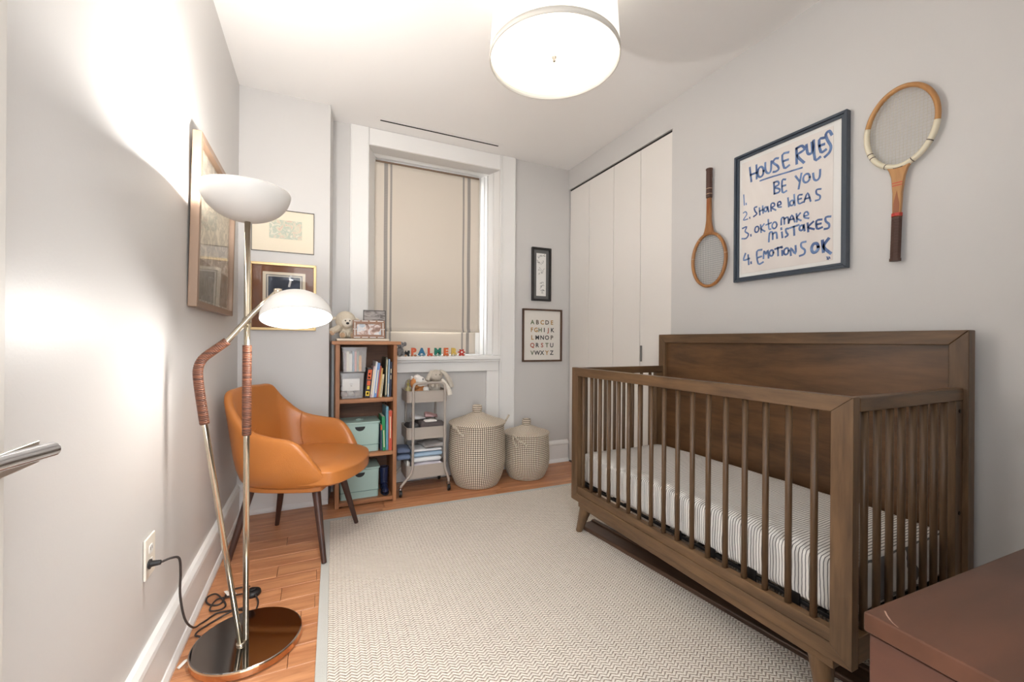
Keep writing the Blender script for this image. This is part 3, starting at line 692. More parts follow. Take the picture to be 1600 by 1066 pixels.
bm=nb(); lathe(bm,[(0,-.03),(.06,-.028),(.065,-.0005),(0,-.0005)],seg=32); ob('ceiling_canopy',bm,M_white,pd,smooth=True)
for k in range(3):
    a=2*PI*k/3; bm=nb(); cyl(bm,(0,0,z0+.285),((R_-.023)*math.cos(a),(R_-.023)*math.sin(a),z0+.302),.003,seg=8); ob('spider_arm',bm,MC['nickel'],pd,smooth=True)
    bm=nb(); ball(bm,(.09*math.cos(a+.5),.09*math.sin(a+.5),z0+.13),.03,12); part(ob('light_bulb',bm,mat('drum_bulb',rgb(255,240,215),.5,emit=2),pd,smooth=True),'lit bulb')
light('drum_lamp_light','POINT',(pc[0],pc[1],pz+.17),PEND,(1,.93,.82),.12)
STROKES=[(7,[[(1.435,1.967),(1.426,1.893)],[(1.399,1.966),(1.397,1.897)],[(1.431,1.928),(1.399,1.928)],[(1.362,1.923),(1.363,1.911),(1.368,1.902),(1.374,1.899),(1.382,1.9),(1.388,1.908),(1.391,1.919),(1.391,1.931),(1.388,1.942),(1.382,1.948),(1.375,1.949),(1.368,1.944),(1.363,1.935),(1.362,1.923)],[(1.353,1.96),(1.351,1.92),(1.337,1.903),(1.325,1.911),(1.322,1.956)],[(1.289,1.958),(1.304,1.961),(1.313,1.946),(1.292,1.923),(1.286,1.905),(1.298,1.898),(1.312,1.9)],[(1.24,1.967),(1.269,1.965),(1.26,1.901),(1.237,1.904)],[(1.264,1.934),(1.242,1.933)]]),(5,[[(1.379,1.88),(1.327,1.879),(1.278,1.876),(1.223,1.873),(1.179,1.871)]]),(8,[[(1.204,1.97),(1.202,1.899)],[(1.204,1.97),(1.18,1.972),(1.169,1.95),(1.2,1.936),(1.171,1.892)],[(1.16,1.967),(1.155,1.929),(1.143,1.92),(1.135,1.93),(1.137,1.969)],[(1.13,1.974),(1.124,1.888),(1.103,1.889)],[(1.087,1.968),(1.107,1.967),(1.1,1.911),(1.08,1.913)],[(1.104,1.94),(1.087,1.94)],[(1.057,1.969),(1.067,1.989),(1.08,1.98),(1.074,1.953),(1.06,1.92),(1.065,1.896),(1.083,1.883)]]),(6,[[(1.309,1.848),(1.306,1.792)],[(1.309,1.847),(1.29,1.846),(1.285,1.83),(1.305,1.822),(1.281,1.806),(1.285,1.792),(1.307,1.792)],[(1.254,1.843),(1.269,1.843),(1.267,1.787),(1.249,1.787)],[(1.268,1.816),(1.253,1.815)],[(1.207,1.842),(1.191,1.815)],[(1.181,1.845),(1.193,1.779)],[(1.145,1.816),(1.146,1.807),(1.151,1.8),(1.157,1.797),(1.164,1.798),(1.17,1.804),(1.173,1.812),(1.173,1.821),(1.17,1.829),(1.164,1.834),(1.158,1.835),(1.151,1.832),(1.147,1.825),(1.145,1.816)],[(1.131,1.827),(1.127,1.8),(1.115,1.791),(1.104,1.802),(1.102,1.833)]]),(4,[[(1.468,1.837),(1.464,1.783)],[(1.454,1.789),(1.453,1.782)],[(1.469,1.743),(1.457,1.746),(1.45,1.73),(1.469,1.706),(1.445,1.705)],[(1.434,1.711),(1.433,1.705)]]),(5,[[(1.396,1.754),(1.409,1.752),(1.404,1.733),(1.395,1.718),(1.412,1.709)],[(1.382,1.744),(1.379,1.709)],[(1.365,1.749),(1.362,1.713)],[(1.381,1.727),(1.363,1.73)],[(1.341,1.728),(1.342,1.723),(1.345,1.719),(1.348,1.717),(1.352,1.718),(1.355,1.72),(1.357,1.725),(1.357,1.73),(1.355,1.735),(1.352,1.738),(1.348,1.739),(1.345,1.737),(1.342,1.733),(1.341,1.728)],[(1.339,1.738),(1.334,1.712)],[(1.322,1.712),(1.322,1.746),(1.308,1.746),(1.305,1.733),(1.319,1.728),(1.299,1.71)],[(1.29,1.73),(1.274,1.731),(1.278,1.745),(1.289,1.742),(1.288,1.723),(1.273,1.718)],[(1.241,1.751),(1.237,1.709)],[(1.214,1.722),(1.215,1.717),(1.218,1.712),(1.222,1.71),(1.226,1.711),(1.23,1.714),(1.232,1.719),(1.232,1.725),(1.23,1.73),(1.227,1.733),(1.222,1.734),(1.218,1.732),(1.215,1.728),(1.214,1.722)],[(1.213,1.758),(1.209,1.707)],[(1.178,1.747),(1.195,1.747),(1.193,1.711),(1.175,1.711)],[(1.194,1.73),(1.181,1.73)],[(1.169,1.71),(1.154,1.747),(1.141,1.706)],[(1.164,1.723),(1.145,1.723)],[(1.099,1.747),(1.116,1.749),(1.116,1.731),(1.102,1.718),(1.104,1.703),(1.12,1.702)]]),(5,[[(1.473,1.663),(1.45,1.666),(1.459,1.644),(1.44,1.626),(1.452,1.607),(1.476,1.61)],[(1.427,1.62),(1.426,1.613)],[(1.384,1.64),(1.385,1.633),(1.389,1.628),(1.393,1.625),(1.399,1.626),(1.403,1.629),(1.405,1.635),(1.405,1.642),(1.403,1.649),(1.399,1.653),(1.394,1.654),(1.389,1.652),(1.385,1.647),(1.384,1.64)],[(1.375,1.657),(1.372,1.619)],[(1.357,1.657),(1.372,1.638),(1.353,1.62)],[(1.336,1.673),(1.332,1.628),(1.323,1.624)],[(1.347,1.65),(1.321,1.654)],[(1.293,1.638),(1.294,1.631),(1.298,1.625),(1.303,1.622),(1.309,1.623),(1.313,1.627),(1.316,1.633),(1.316,1.641),(1.313,1.647),(1.309,1.652),(1.303,1.653),(1.298,1.65),(1.295,1.645),(1.293,1.638)],[(1.272,1.632),(1.271,1.662),(1.259,1.662),(1.257,1.632)],[(1.257,1.656),(1.241,1.66),(1.238,1.631)],[(1.237,1.631),(1.223,1.665),(1.209,1.63)],[(1.233,1.646),(1.214,1.645)],[(1.202,1.665),(1.2,1.628)],[(1.185,1.664),(1.2,1.646),(1.182,1.629)],[(1.168,1.646),(1.15,1.647),(1.156,1.662),(1.167,1.658),(1.167,1.639),(1.149,1.631)]]),(6,[[(1.332,1.564),(1.329,1.605),(1.315,1.605),(1.313,1.572)],[(1.313,1.597),(1.296,1.601),(1.292,1.572)],[(1.269,1.595),(1.266,1.57)],[(1.272,1.616),(1.271,1.61)],[(1.238,1.606),(1.25,1.606),(1.248,1.59),(1.24,1.576),(1.252,1.569)],[(1.213,1.609),(1.211,1.569)],[(1.23,1.607),(1.191,1.611)],[(1.171,1.595),(1.172,1.59),(1.175,1.585),(1.179,1.583),(1.183,1.584),(1.186,1.586),(1.188,1.591),(1.188,1.597),(1.186,1.602),(1.183,1.605),(1.179,1.606),(1.175,1.605),(1.172,1.601),(1.171,1.595)],[(1.169,1.606),(1.166,1.579)],[(1.153,1.609),(1.15,1.571)],[(1.129,1.61),(1.15,1.591),(1.126,1.576)],[(1.095,1.611),(1.116,1.61),(1.113,1.575),(1.093,1.576)],[(1.114,1.594),(1.098,1.594)],[(1.06,1.615),(1.078,1.616),(1.078,1.599),(1.065,1.583),(1.067,1.567),(1.083,1.566)]]),(6,[[(1.456,1.528),(1.466,1.496),(1.434,1.499)],[(1.441,1.518),(1.437,1.469)],[(1.425,1.479),(1.424,1.472)],[(1.368,1.531),(1.394,1.526),(1.386,1.464),(1.361,1.468)],[(1.389,1.495),(1.37,1.498)],[(1.359,1.486),(1.356,1.523),(1.346,1.504),(1.337,1.523),(1.333,1.484)],[(1.309,1.506),(1.31,1.499),(1.313,1.494),(1.317,1.491),(1.322,1.492),(1.326,1.495),(1.328,1.501),(1.329,1.507),(1.326,1.514),(1.322,1.518),(1.318,1.519),(1.313,1.517),(1.31,1.512),(1.309,1.506)],[(1.288,1.526),(1.286,1.487)],[(1.301,1.521),(1.273,1.525)],[(1.267,1.507),(1.266,1.485)],[(1.269,1.526),(1.268,1.521)],[(1.237,1.501),(1.238,1.494),(1.241,1.488),(1.246,1.485),(1.251,1.485),(1.256,1.489),(1.258,1.495),(1.258,1.502),(1.256,1.509),(1.251,1.513),(1.246,1.515),(1.241,1.513),(1.238,1.508),(1.237,1.501)],[(1.226,1.477),(1.227,1.511),(1.205,1.48),(1.205,1.517)],[(1.161,1.527),(1.179,1.525),(1.179,1.506),(1.164,1.49),(1.167,1.472),(1.186,1.467)]]),(9,[[(1.108,1.493),(1.109,1.483),(1.114,1.475),(1.12,1.471),(1.127,1.471),(1.132,1.476),(1.135,1.485),(1.135,1.494),(1.132,1.503),(1.127,1.51),(1.12,1.511),(1.114,1.509),(1.11,1.502),(1.108,1.493)],[(1.091,1.516),(1.087,1.467)],[(1.067,1.52),(1.086,1.489),(1.059,1.456)]]),(2,[[(1.074,1.443),(1.067,1.429)],[(1.069,1.442),(1.072,1.431)],[(1.065,1.432),(1.064,1.442),(1.06,1.433)]])]
# ================================================================ WALL ART
def artmat(name,cols,scale=8,detail=5,stretch=(1,1,1),rough=.6,pos=(.35,.65)):
    m,nt,b=newmat(name); N=nt.nodes; L=nt.links; MC[name]=m
    tc=N.new('ShaderNodeTexCoord'); mp=N.new('ShaderNodeMapping'); mp.inputs['Scale'].default_value=stretch; L.new(tc.outputs['Object'],mp.inputs[0])
    n=N.new('ShaderNodeTexNoise'); n.inputs['Scale'].default_value=scale; n.inputs['Detail'].default_value=detail; n.inputs['Distortion'].default_value=1.2; L.new(mp.outputs[0],n.inputs['Vector'])
    cr=N.new('ShaderNodeValToRGB'); els=cr.color_ramp.elements
    for i,c in enumerate(cols):
        p=pos[0]+(pos[1]-pos[0])*i/(len(cols)-1)
        e=els[i] if i<2 else els.new(p); e.position=p; e.color=c
    L.new(n.outputs['Fac'],cr.inputs[0]); L.new(cr.outputs[0],b.inputs['Base Color']); b.inputs['Roughness'].default_value=rough
    return m
M_gl=M_pglass
# house rules poster (axis X, on the right wall)
p=thing('framed_poster','hand painted blue lettered poster in a dark blue-grey frame between two racquets','poster',(XR,1.254,1.383))
M_navy=mat('navy_grey_frame',rgb(58,68,80),.35)
bm=nb(); frame4(bm,.993,1.515,1.383,2.046,.012,2.026,1.996,'X'); ob('outer_frame',bm,M_navy,p,world=True,bevel=.002)
bm=nb(); frame4(bm,1.0055,1.5025,1.3955,2.0335,.011,2.026,2.002,'X'); ob('inner_frame',bm,M_navy,p,world=True,bevel=.002)
ob('mat_board',bx(2.012,2.026,1.016,1.492,1.406,2.023),mat('mat_white',rgb(232,230,226),.7),p,world=True)
pr=ob('painted_print',bx(2.0105,2.0119,1.050,1.480,1.425,2.004),artmat('poster_paper',[rgb(222,214,208),rgb(232,226,220)],3),p,world=True,bevel=.001)
bm=nb()
for wd,ss in STROKES:
    for s in ss:
        q=[Vector(a) for a in s]; q=catmull([(a.x,a.y,0) for a in q],3) if len(q)>2 else [Vector((a.x,a.y,0)) for a in q]
        ribbon(bm,[(a.x,a.y) for a in q],.0020*wd**.85,2.0102-.0,lambda a,b_,d_:(d_,a,b_))
ob('brush_lettering',bm,artmat('blue_brush_ink',[rgb(66,90,140),rgb(118,146,190)],14),pr,world=True)

def racquet(name,label,yc,zc,hw,hh,z_throat,z_shaft,z_grip0,z_grip1,wood1,collar,flip,rotd):
    t=thing(name,label,'racquet',(XR,yc,min(zc-hh,z_grip1)))
    X=2.006; sgn=-1 if not flip else 1     # sgn: direction of the handle along z
    rm=RR(rotd,'X'); P0=Vector((X,yc,zc))
    def fin(bm): bmesh.ops.transform(bm,matrix=Matrix.Translation(P0)@rm@Matrix.Translation(-P0),verts=bm.verts); return bm
    n=72; bm=nb(); tube(bm,[(X,yc+hw*math.cos(2*PI*i/n),zc+hh*math.sin(2*PI*i/n)) for i in range(n)],.0112,8,closed=True,sq=(.8,1.0)); ob('head_hoop',fin(bm),wood1,t,world=True,smooth=True)
    bm=nb(); r=hw-.006; q=hh-.006
    for k in range(-9,10):
        y=k*hw/9.7; 
        if abs(y)<r: z=q*math.sqrt(1-(y/r)**2); cyl(bm,(X,yc+y,zc-z),(X,yc+y,zc+z),.00075,seg=5)
    for k in range(-12,13):
        z=k*hh/12.6
        if abs(z)<q: y=r*math.sqrt(1-(z/q)**2); cyl(bm,(X+.001,yc-y,zc+z),(X+.001,yc+y,zc+z),.00075,seg=5)
    ob('strings',fin(bm),mat('gut_string',rgb(196,190,176),.5) if not flip else mat('grey_string',rgb(120,128,128),.5),t,world=True)
    # throat and shaft
    zt0=zc+sgn*(hh+.002); w0=.046
    pts=[(-w0,zt0-sgn*.022),(-w0*.60,zt0+sgn*.012),(-.020,zt0+sgn*.040),(-.0145,z_throat),(-.0125,z_grip0),(.0125,z_grip0),(.0145,z_throat),(.020,zt0+sgn*.040),(w0*.60,zt0+sgn*.012),(w0,zt0-sgn*.022),(w0*.5,zt0-sgn*.006),(0,zt0-sgn*.002),(-w0*.5,zt0-sgn*.006)]
    bm=nb(); prism(bm,[(yc+a,b_) for a,b_ in pts],X-.008,X+.008,'X'); ob('throat_and_shaft',fin(bm),wood1,t,world=True,bevel=.003)
    bm=nb(); prism(bm,[(yc+a,b_) for a,b_ in ((-.009,z_grip0+(-sgn)*.004),(-.009,z_grip0-sgn*.05),(0,z_grip0-sgn*.10),(.009,z_grip0-sgn*.05),(.009,z_grip0+(-sgn)*.004))],X-.0088,X-.008,'X'); part(ob('shaft_inlay',fin(bm),mat('inlay_wood',rgb(150,88,48),.4),t,world=True),'darker tapered wood inlay')
    # octagonal grip with wrap ridges
    ks=[i/15 for i in range(16)]; pl=[];rl=[]
    for i in range(15):
        a=z_grip0+(z_grip1-z_grip0)*i/15; b2=z_grip0+(z_grip1-z_grip0)*(i+1)/15
        pl+=[(X,yc,a+(b2-a)*.08),(X,yc,a+(b2-a)*.92)]; g=.0165 if i<14 else .0185; rl+=[g,g]
        if i<14: pl+=[(X,yc,b2)]; rl+=[g-.0012]
    bm=nb(); tube(bm,pl,rl,8); ob('grip',fin(bm),mat('dark_grip_leather',rgb(84,58,48),.6),t,world=True,bevel=.0005)
    if collar=='cream':
        bm=nb(); a0,a1=math.radians(188),math.radians(372); m_=40
        tube(bm,[(X,yc+hw*math.cos(a0+(a1-a0)*i/m_),zc+hh*math.sin(a0+(a1-a0)*i/m_)) for i in range(m_+1)],.0123,8,sq=(.8,1.0)); part(ob('hoop_overlay',fin(bm),mat('cream_overlay',rgb(232,222,196),.4),t,world=True,smooth=True),'cream overlay on the lower hoop')
        for an in (215,248,292,322,330):
            a=math.radians(an); da=.012; bm=nb(); tube(bm,[(X,yc+hw*math.cos(a-da),zc+hh*math.sin(a-da)),(X,yc+hw*math.cos(a+da),zc+hh*math.sin(a+da))],.0129,8,sq=(.8,1)); part(ob('binding',fin(bm),mat('dark_binding',rgb(70,54,44),.5),t,world=True),'dark thread binding')
        bm=nb(); prism(bm,[(yc-.034,zt0+.012),(yc-.015,zt0+.004),(yc+.015,zt0+.004),(yc+.034,zt0+.012),(yc+.012,zt0-.006),(yc-.012,zt0-.006)],X-.0092,X-.0083,'X'); part(ob('throat_inlay',fin(bm),mat('dark_binding',rgb(70,54,44),.5),t,world=True),'dark inlay at the throat')
        bm=nb(); tube(bm,[(X,yc,z_grip0+.002),(X,yc,z_grip0+.014)],.0172,8); part(ob('grip_band',fin(bm),mat('red_tape',rgb(196,66,52),.5),t,world=True),'red tape band')
        for dz in (.118,.128):
            bm=nb(); box(bm,X-.0086,X+.0086,yc-.0155,yc+.0155,z_grip0+dz,z_grip0+dz+.003); part(ob('binding',fin(bm),mat('red_tape',rgb(196,66,52),.5),t,world=True),'thin red-brown band')
    else:
        for dz in (.02,.05): 
            bm=nb(); tube(bm,[(X,yc,z_grip0+dz),(X,yc,z_grip0+dz+.003)],.0172,8); part(ob('grip_band',fin(bm),mat('pale_tape',rgb(190,160,130),.5),t,world=True),'pale grip tape band')
        for an in (55,125,8,172):
            a=math.radians(an); da=.014; bm=nb(); tube(bm,[(X,yc+hw*math.cos(a-da),zc+hh*math.sin(a-da)),(X,yc+hw*math.cos(a+da),zc+hh*math.sin(a+da))],.0124,8,sq=(.8,1)); part(ob('binding',fin(bm),mat('pale_tape',rgb(190,160,130),.5),t,world=True),'pale binding')
racquet('tennis_racquet','vintage wooden tennis racquet hung handle down with a cream lower hoop, right of the poster',.820,1.892,.107,.149,1.64,0,1.55,1.381,wood('racquet_ash',rgb(206,156,98),rgb(170,118,68),'Z',.35,streak=5),'cream',False,1.5)
racquet('tennis_racquet','vintage honey brown wooden tennis racquet hung handle up, left of the poster',1.677,1.534,.110,.149,1.76,0,1.885,2.052,wood('racquet_honey',rgb(184,128,74),rgb(134,86,46),'Z',.35,streak=5),None,True,0)

def picY(name,label,x0,x1,z0,z1,fw,dep,fm,layers,y=None,glass=True):
    """picture on a wall facing -Y; layers: (inset,material,partname)"""
    yw=(DJ if y is None else y)-.0008
    t=thing(name,label,'picture',((x0+x1)/2,yw,z0))
    if fw:
        bm=nb(); frame4(bm,x0,x1,z0,z1,fw,yw,yw-dep,'Y'); ob('picture_frame',bm,fm,t,world=True,bevel=min(.002,fw*.2))
    yy=yw-.003
    ob('backing',bx(x0+fw*.5,x1-fw*.5,yw-.004,yw-.0005,z0+fw*.5,z1-fw*.5),layers[0][1],t,world=True)
    last=t; d=.0042
    for ins,mm,nm in layers:
        if isinstance(ins,(int,float)): ins=(ins,ins,ins,ins)
        last_=ob(nm,bx(x0+ins[0],x1-ins[1],yw-d-.0008,yw-d,z0+ins[2],z1-ins[3]),mm,t,world=True); d+=.0009
    if glass: ob('glazing',bx(x0+max(fw,.001),x1-max(fw,.001),yw-d-.003,yw-d-.0015,z0+max(fw,.001),z1-max(fw,.001)),M_gl,t,world=True)
    return t,yw-d
creammat=mat('cream_mat',rgb(232,220,198),.7)
picY('framed_map','frameless glazed small pale map print in a wide cream mat, above the gold-framed picture',-.374,-.028,1.610,1.874,.0035,.012,mat('thin_metal_edge',rgb(90,84,78),.4,1),
 [(.004,creammat,'mat_board'),((.095,.070,.085,.062),artmat('faded_map',[rgb(206,176,160),rgb(214,206,184),rgb(176,186,170),rgb(222,214,196)],26,6),'map_print')])[0]['category']='picture'
t,_=picY('framed_print','gold-framed dark print in a brown mat, behind the lit reading lamp',-.384,-.014,1.123,1.540,.016,.022,mat('gold_leaf',rgb(204,176,128),.4,.6),
 [(.016,mat('brown_mat',rgb(124,80,52),.8,noise_amt=.1,noise_scale=200),'outer_mat'),((.072,.062,.09,.055),creammat,'inner_mat'),((.09,.08,.11,.072),mat('ink_line',rgb(40,42,50),.7),'ink_border'),((.094,.084,.114,.076),mat('pale_line',rgb(214,208,196),.7),'pale_border'),((.102,.092,.122,.084),artmat('dark_blue_print',[rgb(40,48,64),rgb(62,72,90),rgb(128,132,138)],5,3,pos=(.4,.8)),'dark_print')]); t['category']='picture'
bm=nb(); ribbon(bm,[(-.168,1.40),(-.160,1.435),(-.165,1.452),(-.158,1.463)],.012,_-.0002,lambda a,b_,d_:(a,d_,b_)); part(ob('pale_figure',bm,mat('print_white',rgb(214,214,214),.7),t,world=True),'small pale figure in the print')
# back right wall
t,yy=picY('framed_sketches','narrow black frame with four small ink sketches on a grey mat',1.653,1.841,1.414,1.874,.017,.022,mat('black_frame',rgb(34,30,30),.35),
 [(.017,mat('grey_mat',rgb(104,104,102),.8),'grey_mat'),((.048,.046,.044,.048),M_paper,'sketch_paper')],y=DW,glass=False); t['category']='picture'
rs=random.Random(11); bm=nb()
for cz in (1.80,1.74,1.665,1.565,1.50):
    for k in range(6):
        x=rs.uniform(1.72,1.775); z=cz+rs.uniform(-.018,.018); pts=[(x,z)]
        for _k in range(5): x+=rs.uniform(-.014,.014); z+=rs.uniform(-.009,.009); pts.append((min(1.79,max(1.705,x)),z))
        q=catmull([(a,b_,0) for a,b_ in pts],3); ribbon(bm,[(a.x,a.y) for a in q],.0016,yy-.0002,lambda a,b_,d_:(a,d_,b_))
ob('ink_sketch',bm,mat('ink',rgb(52,50,52),.7),t,world=True)
t,yy=picY('framed_alphabet','brown-framed alphabet print with five rows of decorated capital letters',1.568,1.957,.890,1.344,.014,.02,wood('walnut_frame',rgb(98,70,52),rgb(70,48,36),'Z',.45),
 [(.014,mat('print_white_paper',rgb(232,227,218),.7),'print_paper')],y=DW,glass=False); t['category']='picture'
cols=[rgb(60,56,58),rgb(168,78,52),rgb(98,112,76),rgb(86,74,60),rgb(176,132,62)]; ci=0; rs=random.Random(5)
AM=[mat('letter_ink_%s'%n,c,.7) for n,c in zip(('charcoal','rust','olive','umber','ochre'),cols)]
for r_,row in enumerate(('ABCDE','FGHIJK','LMNOP','QRSTU','VWXYZ')):
    for c_,chh in enumerate(row):
        step=.205/(len(row)-1) if len(row)==6 else .048
        x=1.762+(c_-(len(row)-1)/2)*(.0405 if len(row)==6 else .048); z=1.232-r_*.066-.02
        bm=text_bm(chh,.052,.0003,TT(x,yy-.0005,z)@RR(90,'X'),offset=.0012,align='CENTER'); o=ob('letter',bm,AM[rs.choice([0,0,3,1,2,4])],t,world=True)
# left wall picture, leaning out at the top
t=thing('framed_map','large bronze-framed faded map under glass on the left wall behind the lamp','picture',(XL+.001,1.90,1.186))
tb=RR(1.1,'Y'); BF=MC['bronze_frame_Z']
bm=nb(); frame4(bm,0,.72,0,.658,.026,0.0005,.030,'X'); bmesh.ops.transform(bm,matrix=tb,verts=bm.verts); ob('picture_frame',bm,mat('bronze_frame',rgb(150,124,104),.4,.3),t,bevel=.0025)
bm=nb(); box(bm,.001,.008,.015,.705,.015,.643); bmesh.ops.transform(bm,matrix=tb,verts=bm.verts); ob('aged_map',bm,artmat('aged_map',[rgb(222,210,190),rgb(200,188,168),rgb(170,160,144),rgb(214,202,180)],12,7,(1,1,1.4)),t)
bm=nb(); box(bm,.0085,.0092,.04,.68,.04,.20); bmesh.ops.transform(bm,matrix=tb,verts=bm.verts); part(ob('map_panel',bm,artmat('map_panel',[rgb(170,158,140),rgb(140,130,114)],18,7),t),'darker lower panel of the map')
bm=nb(); box(bm,.014,.016,.02,.70,.02,.638); bmesh.ops.transform(bm,matrix=tb,verts=bm.verts); ob('glazing',bm,M_gl,t)

# ================================================================ BOOKCASE
BX0,BX1,BY0,BY1=.100,.476,2.832,3.112
bc=thing('bookcase','small orange-brown wooden bookcase with three open bays in the back corner','bookcase',((BX0+BX1)/2,BY1,0))
ob('side_panel',bx(BX0,BX0+.024,BY0,BY1-.008,.001,1.035),BW('Z'),bc,world=True,bevel=.0015)
ob('side_panel',bx(BX1-.024,BX1,BY0,BY1-.008,.001,1.035),BW('Z'),bc,world=True,bevel=.0015)
ob('top_panel',bx(BX0-.022,BX1+.022,BY0-.018,BY1,1.0355,1.058),BW('X'),bc,world=True,bevel=.003)
for z0,z1 in ((.662,.688),(.310,.335),(.012,.036)): ob('shelf',bx(BX0+.0245,BX1-.0245,BY0+.004,BY1-.008,z0,z1),BW('X'),bc,world=True,bevel=.0015)
ob('back_panel',bx(BX0+.002,BX1-.002,BY1-.0075,BY1-.001,.012,1.035),wood('case_back',rgb(120,82,58),rgb(92,60,42),'X',.6),bc,world=True)
SH=[.6885,.3355,.0365]
# books
def book(label,x,z,th,h,d,col,lean=0,y0=2.862,group=None,title=None,pagecol=None):
    """upright book, spine towards the room; x = left foot"""
    bm=nb(); c=.0015
    box(bm,0,th,0,.002,0,h); box(bm,0,c,.002,d,0,h); box(bm,th-c,th,.002,d,0,h); box(bm,c,th-c,.0025,d-.004,.003,h-.003,mt=1)
    o=ob('book',bm,[mat('cover_%02x%02x%02x'%col,rgb(*col),.5),mat('book_pages',rgb(232,226,212),.8)]); o.location=(x,y0,z+(th*abs(math.sin(math.radians(lean))) if lean<0 else 0)); o.rotation_euler=(0,math.radians(lean),0)
    if lean>0: o.location.z=z+th*math.sin(math.radians(lean))+.0006
    else: o.location.z=z+.0006
    WM[o]=Matrix.Identity(4)
    tag(o,label,'book',group)
    if title:
        bm=nb()
        for (a0,a1,b0,b1,cc) in title: box(bm,th*a0,th*a1,-.0006,-.0001,h*b0,h*b1,mt=cc)
        ob('spine_print',bm,[mat('spine_cream',rgb(236,226,190),.6),mat('spine_orange',rgb(216,96,50),.6),mat('spine_yellow',rgb(228,196,66),.6),mat('spine_dark',rgb(40,38,44),.6)],o)
    return o
G='books on the top shelf'
book('thick black book with orange title panels and yellow patches on its spine, leaning',.274,SH[0],.034,.190,.16,(44,38,44),6,group=G,title=[(.15,.85,.62,.96,1),(.2,.8,.42,.58,1),(.3,.75,.28,.4,2),(.15,.85,.06,.22,2),(.3,.6,.66,.72,0),(.35,.6,.78,.84,0),(.35,.65,.1,.18,3)])
book('thin pale pink book leaning right beside the black book',.3095,SH[0],.011,.205,.15,(214,186,184),6,group=G,title=[(.2,.8,.1,.9,0)])
book('thin white book leaning, left neighbour of the sky blue book',.3215,SH[0],.010,.235,.17,(226,226,226),6,group=G)
book('sky blue picture book leaning to the right',.3325,SH[0],.017,.226,.18,(112,150,204),6,group=G,title=[(.3,.7,.12,.8,0)])
book('thin brick red book leaning between blue and yellow ones',.3505,SH[0],.010,.206,.16,(176,78,56),6,group=G)
book('thin mustard book leaning beside the brick red one',.3615,SH[0],.009,.192,.15,(206,164,88),6,group=G)
book('short cream book with a dotted spine, leaning',.3715,SH[0],.012,.150,.13,(214,202,170),6,group=G,title=[(.4,.6,.15,.8,3)])
book('tall dark olive book standing upright on the top shelf',.4005,SH[0],.013,.262,.19,(78,78,62),1.5,group=G,title=[(.5,.9,.05,.95,0)])
book('pale blue slim book near the right side of the top shelf',.4185,SH[0],.010,.250,.18,(150,176,196),1.5,group=G,title=[(.3,.7,.05,.35,0)])
book('navy slim book with white marks, against the right side panel',.432,SH[0],.011,.232,.18,(40,44,66),1.5,group=G,title=[(.3,.7,.5,.62,0),(.3,.7,.68,.8,0)])
G='books on the middle shelf'
book('short brown and navy book beside the upper green storage box',.377,SH[1],.011,.170,.15,(62,74,96),0,group=G,title=[(.0,1,.8,1,1)])
book('bright green book with a pale title along its spine',.390,SH[1],.020,.225,.17,(44,140,88),-1.5,y0=2.852,group=G,title=[(.35,.6,.1,.6,0)])
book('tall light blue book between the green and coral ones',.4115,SH[1],.015,.288,.18,(110,160,180),0,group=G)
book('coral red book with white lettering on the middle shelf',.428,SH[1],.0205,.262,.17,(206,86,62),0,y0=2.85,group=G,title=[(.35,.6,.3,.85,0)])
# acrylic bins
M_acr=mat('clear_acrylic',rgb(236,236,236),.06,Alpha=.24)
def rrect(x0,x1,y0,y1,r,n=5):
    P=[]
    for cx,cy,a0 in ((x1-r,y0+r,-90),(x1-r,y1-r,0),(x0+r,y1-r,90),(x0+r,y0+r,180)):
        for k in range(n+1): a=math.radians(a0+90*k/n); P.append((cx+r*math.cos(a),cy+r*math.sin(a)))
    return P
def openbox(bm,x0,x1,y0,y1,z0,z1,r,th,flare=0,bot=None,n=5):
    """open tray: outer and inner shells"""
    O0=rrect(x0+flare,x1-flare,y0+flare,y1-flare,r,n); O1=rrect(x0,x1,y0,y1,r,n); I1=rrect(x0+th,x1-th,y0+th,y1-th,max(r-th,.001),n); I0=rrect(x0+th+flare,x1-th-flare,y0+th+flare,y1-th-flare,max(r-th,.001),n)
    A=[bm.verts.new((x,y,z0)) for x,y in O0];B=[bm.verts.new((x,y,z1)) for x,y in O1];C_=[bm.verts.new((x,y,z1)) for x,y in I1];D_=[bm.verts.new((x,y,z0+th)) for x,y in I0]
    n_=len(A)
    for p,q in ((A,B),(B,C_),(C_,D_)):
        for i in range(n_): bm.faces.new((p[i],p[(i+1)%n_],q[(i+1)%n_],q[i]))
    bm.faces.new(A[::-1]); bm.faces.new(D_)
def bin_(label,x0,x1,z0,h):
    t=thing('storage_bin',label,'storage bin',((x0+x1)/2,2.95,z0))
    bm=nb(); openbox(bm,x0,x1,2.848,3.04,z0,z0+h,.008,.003,.007); ob('bin_body',bm,M_acr,t,world=True)
    bm=nb(); pts=[(x,y,z0+h) for x,y in rrect(x0,x1,2.848,3.04,.008)]; tube(bm,pts,.0028,6,closed=True); ob('bin_rim',bm,M_acr,t,world=True,smooth=True)
    return t
bin_('clear plastic bin of baby shoes with a white card, below the clear bin of books',.129,.272,SH[0]+.001,.162)
bin_('clear plastic bin holding thin picture books, stacked on the lower clear bin',.137,.288,SH[0]+.170,.158)
G='picture books in the upper clear bin'
